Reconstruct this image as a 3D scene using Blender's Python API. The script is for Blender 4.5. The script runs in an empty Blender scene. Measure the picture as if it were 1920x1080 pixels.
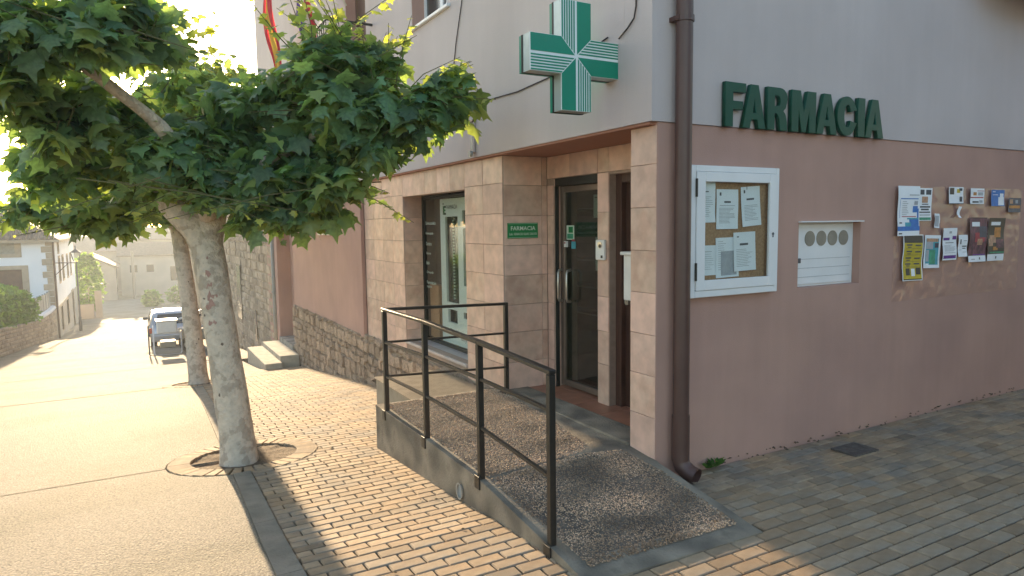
import bpy, bmesh, math, random
import numpy as np
from mathutils import Vector, Matrix, Quaternion, noise as mnoise

random.seed(7)
RNG = np.random.default_rng(11)
SC = bpy.context.scene
COL = SC.collection

# ------------------------------------------------------------------ camera
CAM = np.array([-3.257, -3.722, 1.85])
YAW, PIT, ROL, FPX = math.radians(29.2317), math.radians(-5.305), math.radians(-0.7558), 1282.26
FW = np.array([math.sin(YAW)*math.cos(PIT), math.cos(YAW)*math.cos(PIT), math.sin(PIT)])
_r0 = np.array([math.cos(YAW), -math.sin(YAW), 0.0]); _u0 = np.cross(_r0, FW)
RT = _r0*math.cos(ROL) + _u0*math.sin(ROL); UP = np.cross(RT, FW)
cam_data = bpy.data.cameras.new('camera'); cam_data.sensor_width = 36.0
cam_data.lens = 36.0*FPX/1920.0; cam_data.clip_start = 0.05; cam_data.clip_end = 3000
cam = bpy.data.objects.new('camera', cam_data); COL.objects.link(cam)
cam.matrix_world = Matrix(((RT[0], UP[0], -FW[0], CAM[0]), (RT[1], UP[1], -FW[1], CAM[1]), (RT[2], UP[2], -FW[2], CAM[2]), (0, 0, 0, 1)))
SC.camera = cam
def view(p):                                    # where a world point falls in a 1920 wide frame, and its depth
    v = np.asarray(p) - CAM; z = v @ FW
    return 960+FPX*(v @ RT)/z, 540-FPX*(v @ UP)/z, z

# ------------------------------------------------------------------ sky, sun, exposure
SUN_EL, SUN_AZ = math.radians(8.6), math.radians(0.2)      # azimuth measured from +Y towards +X
world = bpy.data.worlds.new('World'); SC.world = world; world.use_nodes = True
wn = world.node_tree; wn.nodes.clear()
sky = wn.nodes.new('ShaderNodeTexSky'); sky.sky_type = 'NISHITA'; sky.sun_disc = False
sky.sun_elevation = SUN_EL; sky.sun_rotation = SUN_AZ; sky.air_density = 1.0; sky.dust_density = 1.0; sky.ozone_density = 1.0
bg = wn.nodes.new('ShaderNodeBackground'); bg.inputs[1].default_value = 0.128
wo = wn.nodes.new('ShaderNodeOutputWorld')
wn.links.new(sky.outputs[0], bg.inputs[0]); wn.links.new(bg.outputs[0], wo.inputs[0])
sd = bpy.data.lights.new('sun', 'SUN'); sd.energy = 4.1; sd.angle = math.radians(0.55); sd.color = (1.0, 0.75, 0.46)
sun = bpy.data.objects.new('sun', sd); COL.objects.link(sun); sun.location = (-3, 60, 20)
sv = Vector((math.sin(SUN_AZ)*math.cos(SUN_EL), math.cos(SUN_AZ)*math.cos(SUN_EL), math.sin(SUN_EL)))
sun.rotation_mode = 'QUATERNION'; sun.rotation_quaternion = sv.to_track_quat('Z', 'Y')
SC.view_settings.view_transform = 'Standard'; SC.view_settings.look = 'None'
SC.view_settings.gamma = 1.0; SC.view_settings.use_curve_mapping = False
SC.view_settings.exposure = 2.12
SC.cycles.volume_bounces = 1; SC.cycles.max_bounces = 8; SC.cycles.transparent_max_bounces = 12

# ------------------------------------------------------------------ ground height
GY = [-60, -0.6, 0, 0.57, 2.3, 6.5, 12.4, 20, 26, 34, 42, 50, 60, 80, 110, 400]
GZ = [0.0, 0.0, -0.03, -0.1, -0.235, -0.62, -1.285, -2.05, -2.62, -3.35, -4.22, -4.75, -5.38, -5.9, -6.3, -6.3]
def G(y): return float(np.interp(y, GY, GZ))

# ------------------------------------------------------------------ mesh helpers
class MB:
    def __init__(s): s.v = []; s.f = []; s.m = []; s.t = []; s.cur = 0; s.tint = (1, 1, 1)
    def add(s, verts, faces):
        o = len(s.v); s.v += [tuple(map(float, p)) for p in verts]
        for f in faces: s.f.append(tuple(o+i for i in f)); s.m.append(s.cur)
        s.t += [s.tint]*len(verts)
    def box(s, a, b):
        x0, y0, z0 = a; x1, y1, z1 = b
        s.add([(x0,y0,z0),(x1,y0,z0),(x1,y1,z0),(x0,y1,z0),(x0,y0,z1),(x1,y0,z1),(x1,y1,z1),(x0,y1,z1)],
              [(0,3,2,1),(4,5,6,7),(0,1,5,4),(1,2,6,5),(2,3,7,6),(3,0,4,7)])
    def quad(s, a, b, c, d): s.add([a, b, c, d], [(0, 1, 2, 3)])
    def poly(s, pts): s.add(pts, [tuple(range(len(pts)))])
    def prism(s, pts, d):                       # closed outline extruded by vector d
        n = len(pts); d = np.array(d, float)
        s.add(list(pts)+[tuple(np.array(p)+d) for p in pts],
              [tuple(range(n-1, -1, -1)), tuple(range(n, 2*n))]+[(i, (i+1) % n, n+(i+1) % n, n+i) for i in range(n)])
    def tube(s, path, rad, seg=8, cap=True, jit=0):
        path = [np.array(p, float) for p in path]; n = len(path)
        if not hasattr(rad, '__len__'): rad = [rad]*n
        rings = []; ref = None
        for i in range(n):
            d = path[min(i+1, n-1)]-path[max(i-1, 0)]; d /= np.linalg.norm(d)+1e-9
            if ref is None: ref = np.array([1, 0, 0.]) if abs(d[0]) < .8 else np.array([0, 1., 0])
            u = ref-d*(ref @ d); u /= np.linalg.norm(u); w = np.cross(d, u); ref = u
            rings.append([path[i]+(u*math.cos(a)+w*math.sin(a))*rad[i]*(1+jit*(random.random()-.5)) for a in [2*math.pi*k/seg for k in range(seg)]])
        o = [p for r in rings for p in r]; f = []
        for i in range(n-1):
            for k in range(seg): f.append((i*seg+k, i*seg+(k+1) % seg, (i+1)*seg+(k+1) % seg, (i+1)*seg+k))
        if cap: f.append(tuple(range(seg-1, -1, -1))); f.append(tuple((n-1)*seg+k for k in range(seg)))
        s.add(o, f)
    def bar(s, a, b, w, h=None):                # square bar between two points (w across, h vertical-ish)
        a = np.array(a, float); b = np.array(b, float); h = h or w
        d = (b-a)/np.linalg.norm(b-a); z = np.array([0, 0, 1.]) if abs(d[2]) < .9 else np.array([0, 1., 0])
        u = np.cross(d, z); u /= np.linalg.norm(u); v = np.cross(u, d)
        q = [u*w/2*i+v*h/2*j for i, j in ((-1, -1), (1, -1), (1, 1), (-1, 1))]
        s.add([a+k for k in q]+[b+k for k in q], [(3,2,1,0),(4,5,6,7),(0,1,5,4),(1,2,6,5),(2,3,7,6),(3,0,4,7)])
    def disc(s, c, r, n, axis_u, axis_v, depth=None):
        c = np.array(c, float); u = np.array(axis_u, float); v = np.array(axis_v, float)
        pts = [tuple(c+r*(u*math.cos(2*math.pi*k/n)+v*math.sin(2*math.pi*k/n))) for k in range(n)]
        if depth is None: s.poly(pts)
        else: s.prism(pts, np.array(depth, float))
def mesh_from(mb, name, mats, smooth=False):
    me = bpy.data.meshes.new(name); me.from_pydata(mb.v, [], mb.f)
    if not isinstance(mats, (list, tuple)): mats = [mats]
    for m in mats: me.materials.append(m)
    if len(mats) > 1: me.polygons.foreach_set('material_index', mb.m)
    if any(t != (1, 1, 1) for t in mb.t):
        ca = me.color_attributes.new('tint', 'FLOAT_COLOR', 'POINT')
        ca.data.foreach_set('color', np.array([(a, b, c, 1) for a, b, c in mb.t], dtype=np.float32).ravel())
    bm = bmesh.new(); bm.from_mesh(me)
    if smooth: bmesh.ops.remove_doubles(bm, verts=bm.verts, dist=1e-5)
    bmesh.ops.recalc_face_normals(bm, faces=bm.faces); bm.to_mesh(me); bm.free()
    if smooth: me.polygons.foreach_set('use_smooth', [True]*len(me.polygons))
    me.update(); return me
def link(name, me, parent=None, loc=None):
    o = bpy.data.objects.new(name, me); COL.objects.link(o)
    if parent is not None: o.parent = parent
    if loc is not None: o.location = loc
    return o
def obj(name, mb, mats, parent=None, smooth=False, bevel=0, seg=1):
    o = link(name, mesh_from(mb, name, mats, smooth))
    if bevel:
        b = o.modifiers.new('bevel', 'BEVEL'); b.width = bevel; b.segments = seg; b.limit_method = 'ANGLE'; b.angle_limit = math.radians(40)
    if parent is not None:
        o.parent = parent; o.matrix_parent_inverse = Matrix.Translation(-Vector(parent.location))
    return o
def tag(o, label, cat, group=None, kind=None):
    o['label'] = label; o['category'] = cat
    if group: o['group'] = group
    if kind: o['kind'] = kind
    return o
def thing(name, label, cat, loc=(0, 0, 0), group=None):
    o = bpy.data.objects.new(name, None); COL.objects.link(o); o.location = loc; o.empty_display_size = .1
    return tag(o, label, cat, group)
def structure(o): o['kind'] = 'structure'; return o
def holed(axis, c, rect, holes, thick):
    """slab of wall in plane axis=c (front face), going to c+thick, with rectangular holes; rect=(u0,u1,z0,z1)"""
    mb = MB(); us = sorted({rect[0], rect[1]} | {h[i] for h in holes for i in (0, 1) if rect[0] < h[i] < rect[1]})
    zs = sorted({rect[2], rect[3]} | {h[i] for h in holes for i in (2, 3) if rect[2] < h[i] < rect[3]})
    def solid(i, j):
        if i < 0 or j < 0 or i >= len(us)-1 or j >= len(zs)-1: return False
        u = (us[i]+us[i+1])/2; z = (zs[j]+zs[j+1])/2
        return not any(h[0] < u < h[1] and h[2] < z < h[3] for h in holes)
    P = (lambda u, z, d: (c+d, u, z)) if axis == 'x' else (lambda u, z, d: (u, c+d, z))
    for i in range(len(us)-1):
        for j in range(len(zs)-1):
            if not solid(i, j): continue
            a, b, e, f = us[i], us[i+1], zs[j], zs[j+1]
            for d in (0, thick): mb.quad(P(a, e, d), P(b, e, d), P(b, f, d), P(a, f, d))
            if not solid(i-1, j): mb.quad(P(a, e, 0), P(a, f, 0), P(a, f, thick), P(a, e, thick))
            if not solid(i+1, j): mb.quad(P(b, e, 0), P(b, f, 0), P(b, f, thick), P(b, e, thick))
            if not solid(i, j-1): mb.quad(P(a, e, 0), P(b, e, 0), P(b, e, thick), P(a, e, thick))
            if not solid(i, j+1): mb.quad(P(a, f, 0), P(b, f, 0), P(b, f, thick), P(a, f, thick))
    return mb
FRONT = Matrix(((0, 0, -1, 0), (-1, 0, 0, 0), (0, 1, 0, 0), (0, 0, 0, 1)))    # text frame on planes facing -X
SIDE = Matrix(((1, 0, 0, 0), (0, 0, -1, 0), (0, 1, 0, 0), (0, 0, 0, 1)))      # text frame on planes facing -Y
def text(name, s, frame, pos, height, width, m, parent=None, off=0.0, extr=0.0006, spacing=1.0):
    cu = bpy.data.curves.new(name, 'FONT'); cu.body = s; cu.offset = off; cu.space_character = spacing; cu.resolution_u = 2
    t = bpy.data.objects.new(name, cu); COL.objects.link(t)
    dg = bpy.context.evaluated_depsgraph_get(); me = bpy.data.meshes.new_from_object(t.evaluated_get(dg))
    bpy.data.objects.remove(t); bpy.data.curves.remove(cu)
    n = len(me.vertices); co = np.empty(n*3); me.vertices.foreach_get('co', co); co = co.reshape(-1, 3)
    mn = co.min(0); mx = co.max(0); co[:, 0] = (co[:, 0]-mn[0])/(mx[0]-mn[0])*width; co[:, 1] = (co[:, 1]-mn[1])/(mx[1]-mn[1])*height
    F = np.array(frame)[:3, :3]; co = co @ F.T+np.array(pos); me.vertices.foreach_set('co', co.ravel())
    me.materials.clear(); me.materials.append(m); me.update()
    o = link(name, me)
    if parent is not None: o.parent = parent; o.matrix_parent_inverse = Matrix.Translation(-Vector(parent.location))
    return o

# ------------------------------------------------------------------ materials
MATS = {}
def mat(name, col, rough=.75, var=.12, scale=6.0, bump=0.0, bscale=80.0, metal=0.0, spec=.35, tint=False, rand=0.0,
        col2=None, patch=3.0, plo=.45, phi=.62, bdist=.01, detail=5.0, stretch=None, coord='Object', trans=None, hue=0.0, streak=0.0, rcol=None):
    m = bpy.data.materials.new(name); m.use_nodes = True; nt = m.node_tree; N = nt.nodes; Lk = nt.links.new
    bs = N['Principled BSDF']; bs.inputs['Roughness'].default_value = rough; bs.inputs['Metallic'].default_value = metal
    bs.inputs['Specular IOR Level'].default_value = spec
    tc = N.new('ShaderNodeTexCoord'); src = tc.outputs[coord]
    oi = None
    if rand or tint: oi = N.new('ShaderNodeObjectInfo')
    if rand:
        ad = N.new('ShaderNodeVectorMath'); ad.operation = 'ADD'; mu = N.new('ShaderNodeMath'); mu.operation = 'MULTIPLY'; mu.inputs[1].default_value = 37
        Lk(oi.outputs['Random'], mu.inputs[0]); Lk(src, ad.inputs[0]); Lk(mu.outputs[0], ad.inputs[1]); src = ad.outputs[0]
    if stretch:
        mp = N.new('ShaderNodeMapping'); mp.inputs['Scale'].default_value = stretch; Lk(src, mp.inputs[0]); src = mp.outputs[0]
    nz = N.new('ShaderNodeTexNoise'); nz.inputs['Scale'].default_value = scale; nz.inputs['Detail'].default_value = detail; Lk(src, nz.inputs['Vector'])
    mr = N.new('ShaderNodeMapRange'); mr.inputs[1].default_value = .3; mr.inputs[2].default_value = .7; mr.inputs[3].default_value = 1-var; mr.inputs[4].default_value = 1+var
    Lk(nz.outputs['Fac'], mr.inputs[0])
    base = N.new('ShaderNodeRGB'); base.outputs[0].default_value = (*col, 1); c = base.outputs[0]
    def mix(a, b, fac, typ='MIX'):
        x = N.new('ShaderNodeMix'); x.data_type = 'RGBA'; x.blend_type = typ
        if hasattr(fac, 'default_value') or hasattr(fac, 'is_linked'): Lk(fac, x.inputs[0])
        else: x.inputs[0].default_value = fac
        for s, i in ((a, 6), (b, 7)):
            if isinstance(s, tuple): x.inputs[i].default_value = (*s, 1)
            else: Lk(s, x.inputs[i])
        return x.outputs[2]
    if col2 is not None:
        n2 = N.new('ShaderNodeTexNoise'); n2.inputs['Scale'].default_value = patch; n2.inputs['Detail'].default_value = 6; Lk(src, n2.inputs['Vector'])
        r2 = N.new('ShaderNodeMapRange'); r2.inputs[1].default_value = plo; r2.inputs[2].default_value = phi; Lk(n2.outputs['Fac'], r2.inputs[0])
        c = mix(c, col2, r2.outputs[0])
    if rcol is not None:
        wn_ = N.new('ShaderNodeTexWhiteNoise'); wn_.noise_dimensions = '1D'; Lk(oi.outputs['Random'], wn_.inputs['W']); c = mix(c, rcol, wn_.outputs['Value'])
    c = mix(c, mr.outputs[0], 1.0, 'MULTIPLY')
    if streak:
        ms_ = N.new('ShaderNodeMapping'); ms_.inputs['Scale'].default_value = (5, 5, .35); Lk(src, ms_.inputs[0]); ns_ = N.new('ShaderNodeTexNoise'); ns_.inputs['Scale'].default_value = 1.6; ns_.inputs['Detail'].default_value = 7; ns_.inputs['Roughness'].default_value = .65; Lk(ms_.outputs[0], ns_.inputs['Vector'])
        rs_ = N.new('ShaderNodeMapRange'); rs_.inputs[1].default_value = .35; rs_.inputs[2].default_value = .75; rs_.inputs[3].default_value = 1+streak*.5; rs_.inputs[4].default_value = 1-streak; Lk(ns_.outputs['Fac'], rs_.inputs[0]); c = mix(c, rs_.outputs[0], 1.0, 'MULTIPLY')
    if rand:
        rr = N.new('ShaderNodeMapRange'); rr.inputs[3].default_value = 1-rand; rr.inputs[4].default_value = 1+rand; Lk(oi.outputs['Random'], rr.inputs[0])
        c = mix(c, rr.outputs[0], 1.0, 'MULTIPLY')
    if tint:
        at = N.new('ShaderNodeAttribute'); at.attribute_name = 'tint'; c = mix(c, at.outputs['Color'], 1.0, 'MULTIPLY')
    Lk(c, bs.inputs['Base Color'])
    if bump:
        nb = N.new('ShaderNodeTexNoise'); nb.inputs['Scale'].default_value = bscale; nb.inputs['Detail'].default_value = 4; Lk(src, nb.inputs['Vector'])
        bp = N.new('ShaderNodeBump'); bp.inputs['Strength'].default_value = bump; bp.inputs['Distance'].default_value = bdist
        Lk(nb.outputs['Fac'], bp.inputs['Height']); Lk(bp.outputs[0], bs.inputs['Normal'])
    if trans:
        tr = N.new('ShaderNodeBsdfTranslucent'); tm = mix(c, trans, 1.0, 'MULTIPLY'); Lk(tm, tr.inputs[0])
        ms = N.new('ShaderNodeMixShader'); ms.inputs[0].default_value = .5; Lk(bs.outputs[0], ms.inputs[1]); Lk(tr.outputs[0], ms.inputs[2])
        Lk(ms.outputs[0], N['Material Output'].inputs[0])
    MATS[name] = m; return m
def glass(name, col, refl=1.0, rough=.02):
    m = bpy.data.materials.new(name); m.use_nodes = True; nt = m.node_tree; N = nt.nodes; Lk = nt.links.new; N.clear()
    o = N.new('ShaderNodeOutputMaterial'); t = N.new('ShaderNodeBsdfTransparent'); t.inputs[0].default_value = (*col, 1)
    g = N.new('ShaderNodeBsdfGlossy'); g.inputs['Roughness'].default_value = rough
    f = N.new('ShaderNodeFresnel'); gi = N.new('ShaderNodeNewGeometry'); io = N.new('ShaderNodeMapRange'); io.inputs[3].default_value = 1.5; io.inputs[4].default_value = 1/1.5
    Lk(gi.outputs['Backfacing'], io.inputs[0]); Lk(io.outputs[0], f.inputs[0]); mu = N.new('ShaderNodeMath'); mu.operation = 'MULTIPLY'; mu.inputs[1].default_value = refl
    mx = N.new('ShaderNodeMixShader'); Lk(f.outputs[0], mu.inputs[0]); Lk(mu.outputs[0], mx.inputs[0]); Lk(t.outputs[0], mx.inputs[1]); Lk(g.outputs[0], mx.inputs[2]); Lk(mx.outputs[0], o.inputs[0])
    MATS[name] = m; return m
mat('upper_render', (.535, .465, .46), .9, .04, 1.2, .4, 160, bdist=.006, col2=(.505, .437, .432), patch=.8, streak=.03)
mat('pink_render', (.455, .275, .225), .88, .06, 1.5, .4, 140, bdist=.006, col2=(.415, .25, .21), patch=.9, streak=.045)
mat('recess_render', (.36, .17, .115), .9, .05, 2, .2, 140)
mat('tile', (.64, .455, .35), .5, .16, 8, .25, 40, rand=.13, col2=(.56, .36, .27), patch=6, bdist=.004, rcol=(.62, .41, .335))
mat('tile_grout', (.34, .25, .2), .9, .1, 20)
mat('terracotta', (.36, .15, .09), .45, .15, 9, .1, 60, rand=.1)
mat('stone', (.48, .35, .255), .92, .22, 9, .9, 30, rand=.24, col2=(.33, .25, .19), patch=5, bdist=.02)
mat('stone_far', (.40, .32, .25), .95, .22, 7, .8, 14, tint=True, bdist=.03)
mat('mortar', (.36, .28, .2), .95, .2, 12, .8, 50)
mat('concrete_road', (.24, .21, .172), .85, .5, 75, 1.0, 70, col2=(.19, .168, .13), patch=.7, bdist=.03, detail=8)
mat('concrete', (.36, .33, .29), .9, .2, 5, .6, 60, col2=(.20, .185, .165), patch=3.5, bdist=.01)
mat('kerb_concrete', (.235, .205, .165), .9, .25, 8, .8, 70, col2=(.19, .17, .14), patch=4, bdist=.012)
mat('ramp_concrete', (.28, .235, .18), .9, .3, 9, .7, 60, col2=(.13, .11, .088), patch=4.5, plo=.42, phi=.6, bdist=.012)
mat('step_concrete', (.42, .38, .31), .9, .18, 6, .6, 50, bdist=.01)
mat('paver', (.365, .255, .158), .85, .16, 14, .7, 120, tint=True, col2=(.265, .213, .16), patch=2.2, bdist=.006, coord='Object')
mat('joint_sand', (.035, .028, .02), .98, .3, 30, .6, 120)
mat('soil', (.16, .115, .078), .98, .3, 25, 1.0, 60, bdist=.03)
mat('pebble', (.36, .265, .19), .8, .15, 40, tint=True)
mat('pebble_bed', (.13, .108, .088), .95, .35, 30, .6, 90, col2=(.09, .075, .062), patch=4)
mat('earth', (.30, .25, .17), .95, .25, .3, .5, 8)
mat('black_paint', (.018, .016, .014), .38, .2, 30, .15, 200, spec=.5)
mat('brown_metal', (.085, .042, .035), .42, .12, 6, .1, 100, spec=.5)
mat('grey_pipe', (.30, .31, .31), .5, .12, 5, .1, 60)
mat('white_paint', (.74, .74, .76), .45, .03, 6, .05, 40, spec=.45)
mat('white_plastic', (.72, .72, .70), .4, .05, 8)
mat('cork', (.42, .245, .135), .9, .2, 60, .3, 200)
mat('paper', (.84, .86, .90), .85, .03, 5)
mat('ink', (.10, .10, .11), .8, .1, 20)
mat('ink_pale', (.42, .43, .46), .8, .1, 20)
mat('blue_print', (.04, .17, .50), .6, .15, 20)
mat('teal_print', (.06, .33, .42), .6, .2, 15)
mat('yellow_print', (.52, .40, .03), .6, .12, 18)
mat('black_print', (.02, .02, .02), .5, .1, 18)
mat('green_print', (.05, .30, .18), .6, .3, 18)
mat('purple_print', (.13, .03, .26), .6, .2, 18)
mat('red_print', (.38, .05, .07), .6, .2, 18)
mat('maroon_print', (.085, .03, .055), .55, .5, 25, col2=(.16, .05, .08), patch=14)
mat('skin_print', (.45, .26, .17), .6, .35, 30)
mat('orange_print', (.50, .22, .06), .6, .3, 20)
mat('night_print', (.03, .04, .08), .5, .4, 20)
mat('cross_green', (.0, .215, .135), .42, .06, 5, spec=.5)
mat('cross_white', (.72, .76, .78), .4, .04, 6)
mat('cross_side', (.42, .47, .46), .35, .12, 6, metal=.3)
mat('letter_green', (.004, .062, .036), .5, .12, 8, .1, 60)
mat('sign_green', (.005, .20, .055), .45, .06, 10)
mat('sign_white', (.62, .74, .64), .5, .03, 10)
mat('aluminium', (.55, .52, .47), .32, .08, 10, metal=.8)
mat('door_bronze', (.20, .15, .12), .4, .1, 10, metal=.5)
mat('wood_dark', (.075, .032, .022), .5, .3, 5, .2, 30, stretch=(1, 14, 1))
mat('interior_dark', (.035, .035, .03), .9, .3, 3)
mat('interior_green', (.03, .14, .06), .7, .2, 4)
mat('shutter_black', (.014, .015, .013), .6, .2, 10)
mat('mint_panel', (.66, .74, .70), .35, .03, 4, spec=.5)
mat('display_dark', (.045, .043, .032), .12, .3, 6, spec=.6)
mat('brown_film', (.17, .135, .105), .2, .1, 3, spec=.5)
mat('marble_sill', (.42, .37, .36), .4, .12, 6)
mat('checker_steel', (.30, .25, .19), .45, .2, 12, metal=.35)
mat('galvanised', (.30, .27, .22), .55, .15, 7, metal=.2)
mat('bark', (.57, .475, .38), .88, .14, 18, 1.0, 34, col2=(.43, .35, .275), patch=8, plo=.53, phi=.565, bdist=.02)
mat('bark_red', (.36, .215, .175), .9, .2, 14, .6, 40, bdist=.01)
mat('bark_dark', (.16, .12, .095), .9, .2, 20, .6, 40)
mat('twig', (.13, .12, .05), .8, .2, 20)
mat('leaf', (.12, .205, .115), .34, .28, 2.2, rand=.12, tint=True, trans=(3.2, 2.6, .9), spec=.4)
mat('leaf_single', (.115, .20, .118), .34, .25, 6, rand=.4, trans=(3.2, 2.6, .9), spec=.4)
mat('leaf_young', (.16, .17, .045), .5, .2, 3, trans=(2.6, 2.2, .6))
mat('hedge_leaf', (.11, .22, .07), .6, .25, 2, tint=True, trans=(2.0, 1.8, .8))
mat('white_house', (.80, .80, .82), .9, .04, 1, .2, 60)
mat('quoin', (.42, .33, .24), .9, .15, 3, .4, 20, rand=.12)
mat('roof_tile', (.19, .135, .10), .9, .2, 4, .3, 20, rand=.2, tint=True)
mat('shutter_brown', (.15, .085, .06), .7, .15, 4)
mat('far_wall', (.32, .265, .215), .95, .15, .6, .3, 6)
mat('far_wall_pale', (.40, .345, .29), .95, .12, .6, .3, 6)
mat('hill_green', (.17, .20, .10), .95, .25, .08)
mat('dark_window', (.03, .032, .035), .15, .2, 3, spec=.6)
mat('car_silver', (.42, .44, .48), .28, .05, 4, metal=.6, spec=.6)
mat('car_glass', (.025, .03, .035), .06, .1, 3, spec=.8)
mat('tyre', (.02, .02, .02), .85, .2, 20)
mat('car_red', (.40, .02, .015), .3, .1, 8)
mat('plate_white', (.7, .7, .66), .5, .05, 8)
mat('flag_red', (.50, .04, .06), .85, .1, 6, trans=(1.4, 1.2, 1.2))
mat('flag_yellow', (.62, .42, .06), .85, .1, 6, trans=(1.3, 1.2, 1.0))
mat('flag_purple', (.10, .06, .30), .85, .1, 6, trans=(1.4, 1.2, 1.2))
mat('flag_pale', (.55, .48, .45), .85, .15, 12)
mat('cable', (.05, .04, .04), .7, .1, 10)
mat('cat_iron', (.10, .085, .075), .6, .3, 20, .3, 80)
mat('weed', (.06, .15, .03), .6, .3, 10, trans=(2, 2, 1))
mat('dry_leaf', (.09, .06, .035), .9, .3, 20)
glass('clear_glass', (.93, .95, .94), .6)
glass('door_glass', (.56, .64, .58), 1.7)
glass('plastic_film', (.95, .93, .93), .6, .10)
M = MATS

# ================================================================== THE SETTING
# ground sheet (earth), with the street's slope, reaching the horizon
mb = MB(); ys = [-60, -20, -6, -3, -1, -.6, -.3, 0, .3, .57, 1, 1.6, 2.3, 3, 4, 5, 6.5, 8, 10, 12.4, 15, 20, 26, 34, 42, 50, 60, 70, 80, 110, 160, 300, 700]
xs = [-700, -200, -60, -30, -14, -9, -6, -3, 0, 3, 8, 15, 40, 120, 700]
for i in range(len(ys)-1):
    for j in range(len(xs)-1):
        q = []
        for x, y in ((xs[j], ys[i]), (xs[j+1], ys[i]), (xs[j+1], ys[i+1]), (xs[j], ys[i+1])): q.append((x, y, G(y)-.16))
        mb.quad(*q)
structure(obj('ground', mb, M['earth']))

# concrete street, cast in bays with open joints
PIT1, PIT2 = (-2.40, 3.05), (-2.26, 10.2)
R_IN, R_OUT = .47, .665
road = MB(); road.box((-7.9, -8, -.6), (-7.88, -7.98, -.58))
road_o = bpy.data.objects.new('street', None); COL.objects.link(road_o); structure(road_o)
joints = [-9, 3.03, 9.93, 15.2, 21, 30, 41, 54, 68, 84]
KX0, KX1 = -2.655, -2.515          # kerb strip
def kerb_shift(y): return .03*max(0, y)    # kerb drifts slightly towards the wall
for bi in range(len(joints)-1):
    ga, gb = [.010 if q_ < 5 else .03 for q_ in (joints[bi], joints[bi+1])]; a, b = joints[bi]+ga, joints[bi+1]-gb; mb = MB()
    n = max(2, int((b-a)/.35)) if b < 22 else max(2, int((b-a)/2))
    yy = np.linspace(a, b, n+1)
    def xr(y):
        if y < 10.0: return KX0+kerb_shift(max(y, 0))-.004
        return -.9 if y < 15.2 else -.3
    for k in range(n):
        y0, y1 = yy[k], yy[k+1]
        xl = -7.9
        cols = 14
        for c in range(cols):
            q = []
            for (cc, y) in ((c, y0), (c+1, y0), (c+1, y1), (c, y1)):
                x = xl+(xr(y)-xl)*cc/cols
                q.append((x, y, G(y)+.004*mnoise.noise((x*.8, y*.8, 0))))
            ctr = np.mean(q, 0)
            mb.quad(*q)
    mb2 = MB()
    # skirt so that the bay has thickness at its joints
    for y in (a, b):
        mb.quad((-7.9, y, G(y)-.1), (xr(y), y, G(y)-.1), (xr(y), y, G(y)-.004), (-7.9, y, G(y)-.004))
    s = obj('concrete_bay', mb, M['concrete_road'], road_o)
    bmx = bmesh.new(); bmx.from_mesh(s.data)
    bmesh.ops.remove_doubles(bmx, verts=bmx.verts, dist=.0005)
    for (px, py) in (PIT1, PIT2):                       # cut the tree pits out of the bay
        rr = R_OUT+.01 if (px, py) == PIT1 else .60
        if a-1 < py+.7 and b+1 > py-.7:
            for k in range(28):
                t0, t1 = 2*math.pi*k/28, 2*math.pi*(k+1)/28
            # delete faces by clipping with a polygonal hole: bisect around the circle
            N_ = 24
            for k in range(N_):
                t = 2*math.pi*(k+.5)/N_; nrm = Vector((math.cos(t), math.sin(t), 0)); co = Vector((px, py, 0))+nrm*rr
                geom = [f for f in bmx.faces if (f.calc_center_median()-Vector((px, py, 0))).to_2d().length < rr+.9]
                es = {e for f in geom for e in f.edges}; vs = {v for f in geom for v in f.verts}
                bmesh.ops.bisect_plane(bmx, geom=list(vs)+list(es)+geom, plane_co=co, plane_no=nrm, dist=.0002)
            dead = [f for f in bmx.faces if (f.calc_center_median()-Vector((px, py, 0))).to_2d().length < rr*.985 and abs(f.normal.z) > .3]
            bmesh.ops.delete(bmx, geom=dead, context='FACES')
    bmx.to_mesh(s.data); bmx.free()

# kerb strip between street and pavers, in lengths
kerb = bpy.data.objects.new('kerb', None); COL.objects.link(kerb); structure(kerb)
y = -7.0
while y < 9.5:
    y1 = min(y+1.0, 9.55)
    segs = []
    pieces = [(y, y1)]
    for (a, b) in pieces:
        sub = np.linspace(a+.003, b-.003, 4)
        # leave out what the tree ring takes
        okk = [not (abs(t-PIT1[1]) < .66) for t in sub]
        lo, hi = a+.003, b-.003
        if lo < PIT1[1]-.64 < hi: hi = PIT1[1]-.64
        elif lo < PIT1[1]+.64 < hi: lo = PIT1[1]+.64
        elif PIT1[1]-.64 <= lo and hi <= PIT1[1]+.64: continue
        mb = MB(); sub = np.linspace(lo, hi, 4)
        for t0, t1 in zip(sub[:-1], sub[1:]):
            s0, s1 = kerb_shift(max(t0, 0)), kerb_shift(max(t1, 0))
            mb.add([(KX0+s0, t0, G(t0)-.1), (KX1+s0, t0, G(t0)-.1), (KX1+s1, t1, G(t1)-.1), (KX0+s1, t1, G(t1)-.1),
                    (KX0+s0, t0, G(t0)+.004), (KX1+s0, t0, G(t0)+.006), (KX1+s1, t1, G(t1)+.006), (KX0+s1, t1, G(t1)+.004)],
                   [(4,5,6,7), (0,1,5,4), (1,2,6,5), (2,3,7,6), (3,0,4,7)])
        obj('kerb_stone', mb, M['kerb_concrete'], kerb)
    y = y1

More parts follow.
